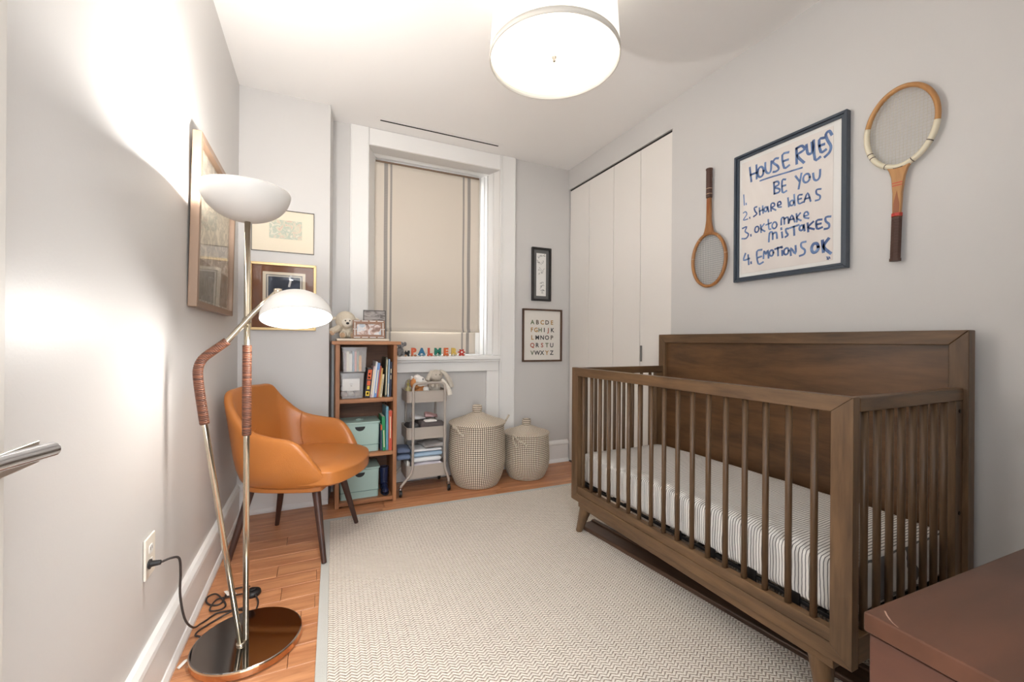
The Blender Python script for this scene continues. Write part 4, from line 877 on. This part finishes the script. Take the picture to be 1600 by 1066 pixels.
for lb,x,th,h,c in (('plum grey thin book, first from the left in the upper clear bin',.1475,.010,.125,(128,106,118)),('dusty mauve thin book, second from the left in the upper clear bin',.1585,.006,.12,(166,130,128)),
  ('ivory book in the upper clear bin, left one of two pale books',.1655,.016,.128,(226,214,186)),('off-white book in the upper clear bin beside the ivory one',.1825,.016,.112,(232,226,216)),
  ('steel blue book in the upper clear bin',.1995,.013,.13,(62,104,132)),('salmon pink book in the upper clear bin',.2135,.012,.128,(214,122,104)),('grey green book in the upper clear bin',.2265,.012,.13,(120,132,110)),
  ('yellow and orange book at the right end of the upper clear bin',.2395,.016,.10,(232,160,50))):
    book(lb,x,SH[0]+.1745,th,h,.13,c,0,y0=2.862,group=G)
bm=nb(); box(bm,.142,.244,2.857,2.860,SH[0]+.052,SH[0]+.128)
cd_=solo('card','' and bm or bm,M_paper,'white card with small print facing out of the lower clear bin','card')
bm=text_bm('baby',.014,.0002,TT(.193,2.8566,SH[0]+.098)@RR(90,'X'),align='CENTER') if False else nb()
for k in range(5): box(bm,.182+k*.005,.1855+k*.005,2.8563,2.8568,SH[0]+.094,SH[0]+.097)
box(bm,.190,.196,2.8563,2.8568,SH[0]+.080,SH[0]+.086)
ob('small_print',bm,M_black,cd_,world=True)
rs=random.Random(2)
SHC=[('rose grey',(172,150,142)),('cream',(226,214,200)),('taupe',(140,120,108)),('white',(236,232,228)),('silver',(176,170,166)),('blush',(206,176,164))]
for k in range(6):
    nm,c=SHC[k]; x=.155+(k%3)*.040; z=SH[0]+.006+ (k//3)*.036; y=2.90+(k%2)*.05
    bm=nb(); Mx=RR(rs.uniform(-40,40))
    ball(bm,(x,y,z+.017),(.016,.030,.017),12,M=Mx); ball(bm,Vector((x,y,z+.024))+Mx@Vector((0,.014,0)),(.014,.015,.015),10)
    o=solo('baby_shoe',bm,mat('shoe_'+nm.replace(' ','_'),rgb(*c),.8),'soft %s baby shoe piled in the lower clear bin'%nm,'shoe','soft baby shoes in the lower clear bin',smooth=True)
    md=o.modifiers.new('remesh','REMESH'); md.mode='VOXEL'; md.voxel_size=.0025; md.use_smooth_shade=True
# mint boxes
M_mint=mat('mint_plastic',rgb(172,198,190),.42)
def mint(label,z):
    x0,x1,y0,y1=.129,.371,2.866,3.07; h=.185
    t=thing('storage_box',label,'storage box',((x0+x1)/2,(y0+y1)/2,z+.0006),group=None)
    bm=nb(); openbox(bm,x0,x1,y0,y1,z+.0006,z+h,.016,.003,.004); ob('box_body',bm,M_mint,t,world=True,smooth=False)
    bm=nb(); openbox(bm,x0-.001,x1+.001,y0-.0015,y1+.001,z+.045,z+.0475,.016,.003,0); part(ob('lower_band',bm,mat('mint_shadow',rgb(120,146,142),.5),t,world=True),'moulded seam with groove shade in its colour')  # shade of the moulded groove painted as a darker mint
    bm=nb(); prism(bm,rrect(x0-.006,x1+.006,y0-.006,y1+.006,.018),z+h+.0005,z+h+.012); ob('lid',bm,M_mint,t,world=True,bevel=.004,segs=3)
    bm=nb(); lathe(bm,[(0,0),(.026,0),(.026,.003),(.020,.004),(.018,.0015),(0,.0015)],((x0+x1)/2,y0+.09,z+h+.014),24); ob('lid_button',bm,M_mint,t,world=True,smooth=False)
    bm=nb(); prism(bm,[((x0+x1)/2+.031*math.cos(a),z+h-.018+.028*math.sin(a)) for a in [PI+PI*i/18 for i in range(19)]],y0-.0006,y0+.004,'Y'); part(ob('hand_slot',bm,mat('slot_black',rgb(30,32,32),.6),t,world=True),'black half round hand slot')
mint('mint green plastic lidded box with a black hand slot, on the middle shelf',SH[1]); mint('mint green plastic lidded box with a black hand slot, on the bottom shelf',SH[2])
# rubber boot
bt=thing('rubber_boot','shiny navy blue child rubber boot on the bottom shelf of the bookcase','boot',(.413,2.90,SH[2]+.001))
M_boot=mat('navy_rubber',rgb(34,42,72),.18)
bm=nb(); tube(bm,[(0,.05,.02),(0,.048,.06),(0,.05,.11),(0,.052,.165)],[.026,.025,.027,.030],20); ball(bm,(0,-.002,.026),(.025,.045,.024),16); ball(bm,(0,.03,.035),(.026,.045,.032),16)
o=ob('boot_upper',bm,M_boot,bt,smooth=True); md=o.modifiers.new('r','REMESH'); md.mode='VOXEL'; md.voxel_size=.003; md.use_smooth_shade=True
bm=nb(); prism(bm,[(.027*math.cos(a)*(1 if math.sin(a)<.3 else .9),.012+.062*math.sin(a)) for a in [2*PI*i/28 for i in range(28)]],.0002,.009); ob('sole',bm,mat('boot_sole',rgb(20,24,40),.5),bt,bevel=.002)
bm=nb(); tube(bm,[(0.030*math.cos(a),.052+.030*math.sin(a),.163) for a in [2*PI*i/24 for i in range(24)]],.003,6,closed=True); ob('top_band',bm,M_boot,bt,smooth=True)
# on top of the bookcase
TZ=1.0585
tr=solo('tray',bx(.105,.425,2.835,3.05,TZ,TZ+.016),mat('cream_lacquer',rgb(226,212,192),.5),'flat cream tray on top of the bookcase under the frames','tray',bevel=.004)
pf=thing('photo_frame','brown photo frame inlaid with white dashes, on top of the bookcase','photo frame',(.303,2.885,TZ+.0168))
tl=RR(-9,'X')
bm=nb(); frame4(bm,-.100,.100,0,.120,.024,.0,-.012,'Y'); bmesh.ops.transform(bm,matrix=tl,verts=bm.verts); ob('frame_border',bm,wood('inlay_frame',rgb(166,126,100),rgb(136,98,76),'X',.4),pf,bevel=.001)
bm=nb()
for k in range(4):
    for zz in (.0035,.1115): box(bm,-.094+k*.049,-.056+k*.049,-.0132,-.014,zz,zz+.005)
for xx in (-.0905,.0855):
    for zz in (.018,.066): box(bm,xx,xx+.005,-.0132,-.014,zz,zz+.038)
    box(bm,xx-.008,xx+.013,-.0133,-.0132,.058,.0625)
bmesh.ops.transform(bm,matrix=tl,verts=bm.verts); part(ob('white_inlay',bm,M_paper,pf),'white dash inlays')
bm=nb(); box(bm,-.078,.078,-.006,-.003,.022,.098); bmesh.ops.transform(bm,matrix=tl,verts=bm.verts); ob('photograph',bm,artmat('family_photo',[rgb(150,120,108),rgb(214,190,180),rgb(236,230,228),rgb(186,198,208)],22,3,pos=(.35,.62)),pf)
bm=nb(); box(bm,-.02,.02,.024,.027,.0,.085); bmesh.ops.transform(bm,matrix=tl@RR(22,'X'),verts=bm.verts); 
bm.free()
pg=thing('photo_frame','thin grey metal photo frame standing behind the brown one','photo frame',(.352,3.02,TZ+.0168))
bm=nb(); frame4(bm,-.074,.074,0,.196,.005,0,-.008,'Y'); ob('frame_border',bm,mat('dark_wire',rgb(86,82,80),.4,.8),pg)
ob('photograph',bx(-.069,.069,-.004,-.001,.005,.191),artmat('grey_photo',[rgb(120,112,108),rgb(176,168,164),rgb(198,192,188)],14,5,(1,1,3)),pg)

def plush(parent,name,balls,m,vox=.004,label=None,world=True):
    bm=nb()
    for b_ in balls:
        if len(b_)==2: ball(bm,b_[0],b_[1],16)
        else: tube(bm,catmull(b_[0],4),[b_[1]+(b_[2]-b_[1])*i/(4*(len(b_[0])-1)) for i in range(4*(len(b_[0])-1)+1)],12)
    o=ob(name,bm,m,parent,world=world,smooth=True); md=o.modifiers.new('r','REMESH'); md.mode='VOXEL'; md.voxel_size=vox; md.use_smooth_shade=True
    if label: o['label']=label
    return o
M_lamb=mat('cream_plush',rgb(228,216,196),.95,bump=.8,bscale=160); M_face=mat('pale_plush',rgb(236,228,214),.95,bump=.3,bscale=200); M_tan=mat('tan_plush',rgb(196,164,134),.95,bump=.3,bscale=200); M_eye=mat('black_eye',rgb(20,18,18),.2)
z0=TZ
la=thing('plush_lamb','cream plush lamb with a black nose sitting on top of the bookcase','soft toy',(.155,2.97,z0+.017))
plush(la,'body',[((.165,2.985,z0+.075),(.050,.042,.058)),((.163,2.958,z0+.137),(.064,.054,.060)),([(.13,2.965,z0+.09),(.105,2.93,z0+.075),(.075,2.895,z0+.062)],.024,.019),([(.15,2.96,z0+.04),(.142,2.915,z0+.038)],.026,.021),([(.20,2.96,z0+.04),(.205,2.925,z0+.036)],.024,.02)],M_lamb)
plush(la,'ear',[([(.118,2.96,z0+.142),(.092,2.952,z0+.148),(.074,2.95,z0+.138)],.012,.009)],M_lamb); plush(la,'ear',[([(.212,2.96,z0+.145),(.235,2.955,z0+.142),(.246,2.955,z0+.13)],.012,.009)],M_lamb)
plush(la,'face',[((.170,2.912,z0+.118),(.035,.030,.032))],M_face)
for x in (.158,.184): bm=nb(); ball(bm,(x,2.8845,z0+.131),.0045,10); ob('eye',bm,M_eye,la,world=True,smooth=True)
bm=nb(); ball(bm,(.171,2.8815,z0+.114),(.010,.006,.008),12); part(ob('nose',bm,M_eye,la,world=True,smooth=True),'black nose')
for c in ((.081,2.897,z0+.052),(.141,2.896,z0+.038),(.205,2.906,z0+.036)): plush(la,'paw_pad',[(c,(.016,.008,.017))],M_tan,.003)

# toys on the sill
sz=.9452
el=thing('plush_elephant','small grey plush toy on the windowsill just right of the bookcase','soft toy',(.553,3.165,sz))
M_gp=mat('grey_plush',rgb(140,138,138),.95,bump=.6,bscale=180)
plush(el,'body',[((.553,3.17,sz+.036),(.030,.028,.036)),((.556,3.155,sz+.086),(.026,.024,.024)),((.535,3.14,sz+.02),(.013,.02,.016)),((.572,3.14,sz+.02),(.013,.02,.016)),([(.556,3.135,sz+.084),(.558,3.122,sz+.07),(.56,3.118,sz+.052)],.009,.006)],M_gp,.0035)
for sx in (-1,1): plush(el,'ear',[((.556+sx*.030,3.155,sz+.092),(.014,.005,.017))],M_gp,.003)
for sx in (-1,1): bm=nb(); ball(bm,(.556+sx*.011,3.133,sz+.093),.0028,8); ob('eye',bm,M_eye,el,world=True,smooth=True)
M_wheelw=mat('toy_wheel_wood',rgb(186,140,100),.5)
def letter_car(ch_,x,col,label,wcol):
    t=thing('letter_train_car',label,'toy train car',(x,3.165,sz),group='wooden letter train on the windowsill')
    mm=mat('toy_'+''.join('%02x'%c for c in col),rgb(*col),.45)
    if ch_=='*':
        bm=nb(); pts=[]
        for i in range(48): a=2*PI*i/48; r=.020+.006*math.cos(6*a); pts.append((r*math.cos(a)*1.15,.030+r*math.sin(a)))
        prism(bm,pts,-.007,.007,'Y'); ob('letter',bm,mm,t,bevel=.001)
        part(ob('car_window',bx(-.007,.007,-.0078,-.0071,.024,.037),M_paper,t),'pale square window')
    else:
        bm=text_bm(ch_,.070,.007,TT(0,0,.012)@RR(90,'X'),offset=.0042,align='CENTER'); ob('letter',bm,mm,t)
    ob('chassis',bx(-.022,.022,-.0085,.0085,.006,.0118),mm,t,bevel=.001)
    for sx in (-.013,.013):
        for sy in (-1,1):
            bm=nb(); cyl(bm,(sx,sy*.0092,.0075),(sx,sy*.014,.0075),.0073,seg=14); ob('wheel',bm,mat('toy_wheel_'+''.join('%02x'%c for c in wcol),rgb(*wcol),.5),t)
    bm=nb(); cyl(bm,(.0225,0,.008),(.029,0,.008),.0025,seg=8); ob('coupling',bm,M_black,t,smooth=True)
letter_car('P',.652,(214,98,58),'orange-red wooden letter P train car behind the black engine on the windowsill',(176,112,66))
letter_car('A',.714,(46,112,150),'blue wooden letter A train car on the windowsill',(108,142,158))
letter_car('L',.776,(202,78,52),'red wooden letter L train car on the windowsill',(196,92,62))
letter_car('M',.838,(34,128,106),'green wooden letter M train car on the windowsill',(140,160,150))
letter_car('E',.902,(216,104,54),'orange wooden letter E train car on the windowsill',(186,108,62))
letter_car('R',.966,(222,186,92),'yellow wooden letter R train car on the windowsill',(188,182,170))
letter_car('*',1.030,(196,58,44),'red flower shaped wooden train car at the right end of the letter train',(190,74,54))
t=thing('toy_engine','black wooden toy engine at the left end of the letter train on the windowsill','toy train engine',(.605,3.165,sz),group='wooden letter train on the windowsill')
ob('engine_body',bx(-.018,.016,-.008,.008,.008,.022),M_black,t,bevel=.002)
bm=nb(); cyl(bm,(-.018,0,.026),(.006,0,.026),.008); ob('boiler',bm,M_black,t,smooth=True)
ob('cab',bx(.004,.018,-.009,.009,.022,.044),M_black,t,bevel=.001)
bm=nb(); cyl(bm,(-.012,0,.033),(-.012,0,.043),.003,.0045); ob('chimney',bm,M_black,t,smooth=True)
for sx in (-.012,.010):
    for sy in (-1,1): bm=nb(); cyl(bm,(sx,sy*.0085,.0075),(sx,sy*.012,.0075),.0073); ob('wheel',bm,M_wheelw if sx<0 else M_black,t)

# ================================================================ CART
M_cart=mat('taupe_powder_coat',rgb(178,168,158),.42)
ct=thing('trolley_cart','three tier taupe metal trolley cart on casters, between bookcase and large basket','cart',(.69,3.0,0))
CF,CB=2.882,3.148
for (z0,z1) in ((.634,.712),(.378,.458),(.108,.196)):
    bm=nb(); openbox(bm,.556,.842,CF+.013,CB-.013,z0,z1,.034,.002,.0); ob('tray',bm,M_cart,ct,world=True)
    bm=nb(); tube(bm,[(x,y,z1) for x,y in rrect(.556,.842,CF+.013,CB-.013,.034)],.003,6,closed=True); ob('tray_rim',bm,M_cart,ct,world=True,smooth=True)
for Y in (CF,CB):
    P=[(.512,Y,.065),(.520,Y,.078),(.560,Y,.122),(.583,Y,.150),(.5935,Y,.185),(.594,Y,.30),(.594,Y,.70)]+[tuple(v) for v in catmull([(.594,Y,.73),(.600,Y,.756),(.616,Y,.768),(.64,Y,.770)],3)]+[tuple(v) for v in catmull([(.776,Y,.770),(.800,Y,.766),(.814,Y,.752),(.818,Y,.73)],3)]+[(.818,Y,.30),(.818,Y,.19),(.822,Y,.160),(.836,Y,.120),(.848,Y,.085),(.848,Y,.065)]
    bm=nb(); tube(bm,P,.0088,12); ob('handle_frame',bm,M_cart,ct,world=True,smooth=True)
    for x in (.512,.848):
        bm=nb(); cyl(bm,(x,Y,.064),(x,Y,.052),.008); box(bm,x-.013,x+.013,Y-.012,Y+.012,.050,.053); box(bm,x-.013,x-.0098,Y-.011,Y+.011,.016,.051); box(bm,x+.0098,x+.013,Y-.011,Y+.011,.016,.051); fk=ob('caster_fork',bm,M_chrome,ct,world=True)
        bm=nb(); cyl(bm,(x-.009,Y,.0245),(x+.009,Y,.0245),.0235,seg=24); ob('caster_wheel',bm,M_black,ct,world=True,bevel=.002)
# toys and contents of the top tray
tz=.6365
dg=thing('plush_dog','orange and white plush dog lying in the top tray of the cart','soft toy',(.66,2.98,tz)); tz+=.022
M_or=mat('orange_plush',rgb(206,140,84),.95,bump=.5,bscale=180); M_wp=mat('white_plush',rgb(236,232,226),.95,bump=.4,bscale=180)
plush(dg,'body',[((.662,2.975,tz+.045),(.060,.045,.043)),((.628,2.955,tz+.105),(.042,.040,.046)),((.685,2.96,tz+.05),(.028,.03,.04))],M_or,.004)
plush(dg,'muzzle',[((.652,2.930,tz+.118),(.036,.034,.036)),((.680,2.925,tz+.105),(.022,.022,.020)),((.633,2.942,tz+.145),(.026,.028,.022))],M_wp,.004,'white muzzle')
plush(dg,'ear',[((.600,2.965,tz+.135),(.009,.02,.022))],M_wp,.003,'white ear')
plush(dg,'paw',[((.692,2.925,tz+.062),(.023,.022,.022))],M_wp,.003,'white paw')
for c in ((.664,2.898,tz+.137),(.694,2.905,tz+.110)): bm=nb(); ball(bm,c,(.005,.004,.0045),8); ob('eye' if c[2]>tz+.12 else 'nose',bm,M_eye,dg,world=True,smooth=True)
tz=.6365; bn=thing('plush_bunny','beige plush bunny with long hanging ears in the top tray of the cart','soft toy',(.77,2.98,tz))
tz+=.042; M_bn=mat('beige_plush',rgb(206,196,182),.95,bump=.7,bscale=150); M_bnl=mat('inner_ear_plush',rgb(228,220,208),.9,bump=.3,bscale=150)
plush(bn,'body',[((.765,2.985,tz+.05),(.048,.042,.05)),((.775,2.965,tz+.135),(.048,.045,.042)),((.742,2.93,tz+.07),(.018,.02,.02))],M_bn,.004)
plush(bn,'ear',[([(.800,2.968,tz+.165),(.838,2.962,tz+.145),(.868,2.955,tz+.10),(.886,2.95,tz+.045)],.014,.020)],M_bn,.004)
plush(bn,'arm',[([(.812,2.95,tz+.105),(.836,2.925,tz+.07),(.852,2.905,tz+.03),(.858,2.90,tz-.002)],.013,.020)],M_bnl,.004,'paler dangling limb')
plush(bn,'ear',[([(.748,2.965,tz+.165),(.722,2.955,tz+.135),(.705,2.945,tz+.10)],.014,.016)],M_bn,.004)
for x in (.762,.79): bm=nb(); ball(bm,(x,2.921,tz+.143),.003,8); ob('eye',bm,M_eye,bn,world=True,smooth=True)
tz=.6365; M_bot=mat('amber_bottle',rgb(196,184,128),.25); 
pb=thing('pump_bottle','pale yellow pump bottle at the left end of the top cart tray','bottle',(.588,3.03,tz))
bm=nb(); lathe(bm,[(0,0),(.020,0),(.022,.01),(.022,.075),(.016,.09),(.009,.096),(.009,.105),(0,.105)],seg=20); ob('bottle_body',bm,M_bot,pb,smooth=True)
bm=nb(); cyl(bm,(0,0,.105),(0,0,.122),.011); cyl(bm,(0,0,.122),(0,0,.138),.004); box(bm,-.006,.006,-.028,.008,.136,.143); ob('pump_head',bm,mat('pump_olive',rgb(176,164,92),.4),pb,bevel=.001)
# clothes
def garment(label,x,y,z,hx,hy,th,col,rz=0,seed=0,group=None,amp=.008,wave=0):
    bm=soft_slab(hx,hy,0,th,rnd=min(th*.48,.02),puff=.006,seed=seed,amp=amp)
    if wave:
        for v in bm.verts: v.co.z+=wave*math.sin(v.co.x*60+seed)*math.cos(v.co.y*40)
    mz=min(v.co.z for v in bm.verts)
    for v in bm.verts: v.co.z-=mz
    o=ob('folded_garment',bm,mat('cloth_%02x%02x%02x'%col,rgb(*col),.9,bump=.3,bscale=60),smooth=True); o.location=(x,y,z); o.rotation_euler=(0,0,math.radians(rz)); return tag(o,label,'clothing',group)
G='folded clothes in the bottom cart tray'; z=.1112
z1=z
for lb,hx,hy,th,c,x in (('white garment with grey folds, lowest in the bottom cart tray',.108,.10,.052,(226,224,226),.708),('white and lilac garment second from the bottom of the clothes stack',.106,.095,.030,(212,206,214),.708),('white folded garment in the middle of the clothes stack',.106,.09,.030,(238,238,238),.706),('light blue folded garment in the clothes stack',.106,.092,.026,(166,190,212),.71),('thin white garment just above the light blue one',.104,.085,.016,(234,236,238),.708)):
    garment(lb,x,3.012,z1,hx,hy,th,c,0,seed=len(lb),group=G,amp=.004); z1+=th+.008
garment('crumpled grey and white striped garment on top of the clothes stack',.745,3.005,z1+.001,.07,.085,.026,(178,174,172),8,3,G,.008)
garment('slate blue folded garment poking out left of the cart, upper one',.545,3.0,.283,.050,.075,.032,(104,116,142),-4,9,None,.006)
garment('steel blue folded garment poking out left of the cart, lower one',.545,3.0,.235,.050,.075,.034,(116,132,160),-3,13,None,.006)
book('white booklet standing in the bottom cart tray at its left end',.5625,.1118,.010,.115,.13,(230,228,222),0,y0=2.925,group='booklets in the bottom cart tray'); book('cream booklet beside the white one in the bottom cart tray',.574,.1118,.008,.108,.13,(216,208,196),0,y0=2.925,group='booklets in the bottom cart tray')
G='crumpled clothes in the middle cart tray'; z=.3815
garment('charcoal brown garment heaped at the right of the middle cart tray',.735,3.0,z,.09,.095,.103,(92,84,84),4,5,G,.012)
garment('black and grey garment at the left of the middle cart tray',.605,3.0,z,.036,.09,.098,(78,76,78),0,6,G,.012)
garment('white garment with dark folds between the two dark heaps in the middle tray',.655,3.03,z+.118,.045,.055,.022,(222,220,220),12,7,G,.008)
garment('small white cloth draped at the front of the middle cart tray',.725,2.935,z+.1085,.045,.024,.012,(236,232,228),0,8,G,.004)
garment('dusty pink garment lying at the back of the middle cart tray',.757,3.04,z+.120,.05,.045,.018,(206,166,164),-10,9,G,.008)

# ================================================================ BASKETS
m,nt,b=newmat('seagrass'); MC['seagrass']=m; N=nt.nodes; L=nt.links
tc=N.new('ShaderNodeTexCoord'); sp=N.new('ShaderNodeSeparateXYZ'); L.new(tc.outputs['Object'],sp.inputs[0])
ang=mathn(nt,'ARCTAN2',sp.outputs[1],sp.outputs[0])
rad=mathn(nt,'SQRT',mathn(nt,'ADD',mathn(nt,'MULTIPLY',sp.outputs[0],sp.outputs[0]),mathn(nt,'MULTIPLY',sp.outputs[1],sp.outputs[1])))
n=N.new('ShaderNodeTexNoise'); n.inputs['Scale'].default_value=18; L.new(tc.outputs['Object'],n.inputs['Vector'])
jit=mathn(nt,'MULTIPLY',mathn(nt,'SUBTRACT',n.outputs['Fac'],.5),1.6)
colw=mathn(nt,'MULTIPLY_ADD',mathn(nt,'SINE',mathn(nt,'ADD',mathn(nt,'MULTIPLY',ang,82),jit)),.5,.5)
zc_=mathn(nt,'FRACT',mathn(nt,'DIVIDE',sp.outputs[2],.014)); roww=mathn(nt,'SINE',mathn(nt,'MULTIPLY',zc_,PI))
rowm=mathn(nt,'POWER',roww,.8)
side=mathn(nt,'LESS_THAN',sp.outputs[2],10)
val=mathn(nt,'MULTIPLY',mathn(nt,'POWER',colw,.45),rowm)
cr=N.new('ShaderNodeValToRGB'); E=cr.color_ramp.elements; E[0].position=.26; E[0].color=rgb(92,76,64); E[1].position=.58; E[1].color=rgb(240,226,206); L.new(val,cr.inputs[0])
L.new(cr.outputs[0],b.inputs['Base Color']); b.inputs['Roughness'].default_value=.85
m2,nt,b=newmat('seagrass_lid'); MC['seagrass_lid']=m2; N=nt.nodes; L=nt.links
tc=N.new('ShaderNodeTexCoord'); sp=N.new('ShaderNodeSeparateXYZ'); L.new(tc.outputs['Object'],sp.inputs[0])
ang=mathn(nt,'ARCTAN2',sp.outputs[1],sp.outputs[0])
rad=mathn(nt,'SQRT',mathn(nt,'ADD',mathn(nt,'MULTIPLY',sp.outputs[0],sp.outputs[0]),mathn(nt,'MULTIPLY',sp.outputs[1],sp.outputs[1])))
colw=mathn(nt,'MULTIPLY_ADD',mathn(nt,'SINE',mathn(nt,'ADD',mathn(nt,'MULTIPLY',ang,84),mathn(nt,'MULTIPLY',rad,60))),.5,.5)
roww=mathn(nt,'MULTIPLY_ADD',mathn(nt,'SINE',mathn(nt,'MULTIPLY',rad,2*PI/.013)),.2,.8)
val=mathn(nt,'MULTIPLY',mathn(nt,'POWER',colw,.5),roww)
cr=N.new('ShaderNodeValToRGB'); E=cr.color_ramp.elements; E[0].position=.18; E[0].color=rgb(104,88,74); E[1].position=.6; E[1].color=rgb(238,224,205); L.new(val,cr.inputs[0])
L.new(cr.outputs[0],b.inputs['Base Color']); b.inputs['Roughness'].default_value=.85
def basket(label,x,y,R,Hb,apex,kr,kh):
    t=thing('lidded_basket',label,'basket',(x,y,.0008),math.radians(20))
    prof=[(0,0)]; nc=int(Hb/.014)
    def r_(z):
        a=z/Hb
        return R*(.74+.26*math.sin(min(1,a/.42)*PI/2)**.85 if a<.42 else 1.0-.055*((a-.42)/.58)**2)
    for i in range(nc):
        for k in range(4):
            z=(i+k/4)*.014; prof.append((r_(z)-.003+.0042*math.sin(PI*k/4),z))
    prof.append((r_(nc*.014)-.004,nc*.014)); prof.append((r_(nc*.014)-.016,nc*.014)); prof.append((R*.6,.012)); prof.append((0,.012))
    bm=nb(); lathe(bm,prof,seg=88); ob('basket_body',bm,MC['seagrass'],t,smooth=True)
    zt=nc*.014+.001; Rl=R*1.0; lp_=[(0,zt),(Rl-.01,zt),(Rl,zt+.004),(Rl,zt+.010)]; n_=int((Rl-kr)/.012)
    for i in range(n_):
        for k in range(4):
            a=(i+k/4)/n_; rr_=Rl+(kr*.7-Rl)*a; lp_.append((rr_,zt+.010+(apex-zt-.010)*(a**1.25)+.003*math.sin(PI*k/4)))
    lp_.append((0,apex+.001)); bm=nb(); lathe(bm,lp_,seg=88); lid=ob('lid',bm,MC['seagrass_lid'],t,smooth=True)
    kp=[(0,apex-.004)]
    for i in range(4):
        for k in range(4): kp.append((kr*(.82+.18*math.sin(PI*(i+.5+k/4)/5)) +.0022*math.sin(PI*k/4),apex-.002+kh*(i+k/4)/4))
    kp+=[(kr*.7,apex+kh),(0,apex+kh+.002)]; bm=nb(); lathe(bm,kp,seg=40); ob('lid_knob',bm,MC['seagrass'],lid,smooth=True)
    return t,zt
def rope(t,pts):
    P=catmull([Vector(p) for p in pts],8); bm=nb()
    for ph in (0,PI):
        q=[]; 
        for i,p_ in enumerate(P):
            tt=(P[min(i+1,len(P)-1)]-P[max(0,i-1)]).normalized(); u=tt.cross(Vector((0,0,1))); u=u.normalized() if u.length>.1 else Vector((1,0,0)); v=tt.cross(u)
            a=i*.9+ph; q.append(p_+.0042*(math.cos(a)*u+math.sin(a)*v))
        tube(bm,q,.0042,6)
    ob('rope_handle',bm,mat('rope',rgb(206,194,176),.85,noise_amt=.35,noise_scale=90),t,world=True,smooth=True)
t,zt=basket('large lidded woven seagrass basket right of the cart, taller of the two baskets',1.088,2.955,.212,.448,.532,.036,.052)
rope(t,[(.90,2.88,.42),(.872,2.86,.455),(.875,2.845,.47),(.893,2.83,.44),(.905,2.81,.415),(.93,2.79,.40)])
rope(t,[(1.285,2.93,.41),(1.305,2.915,.455),(1.318,2.905,.485),(1.325,2.90,.50)])
t,zt=basket('small lidded woven seagrass basket beside the large one, shorter of the two baskets',1.502,2.95,.182,.345,.405,.034,.046)
rope(t,[(1.36,2.83,.27),(1.338,2.83,.305),(1.325,2.83,.36),(1.335,2.815,.355),(1.36,2.795,.325),(1.395,2.775,.30),(1.415,2.775,.275)])
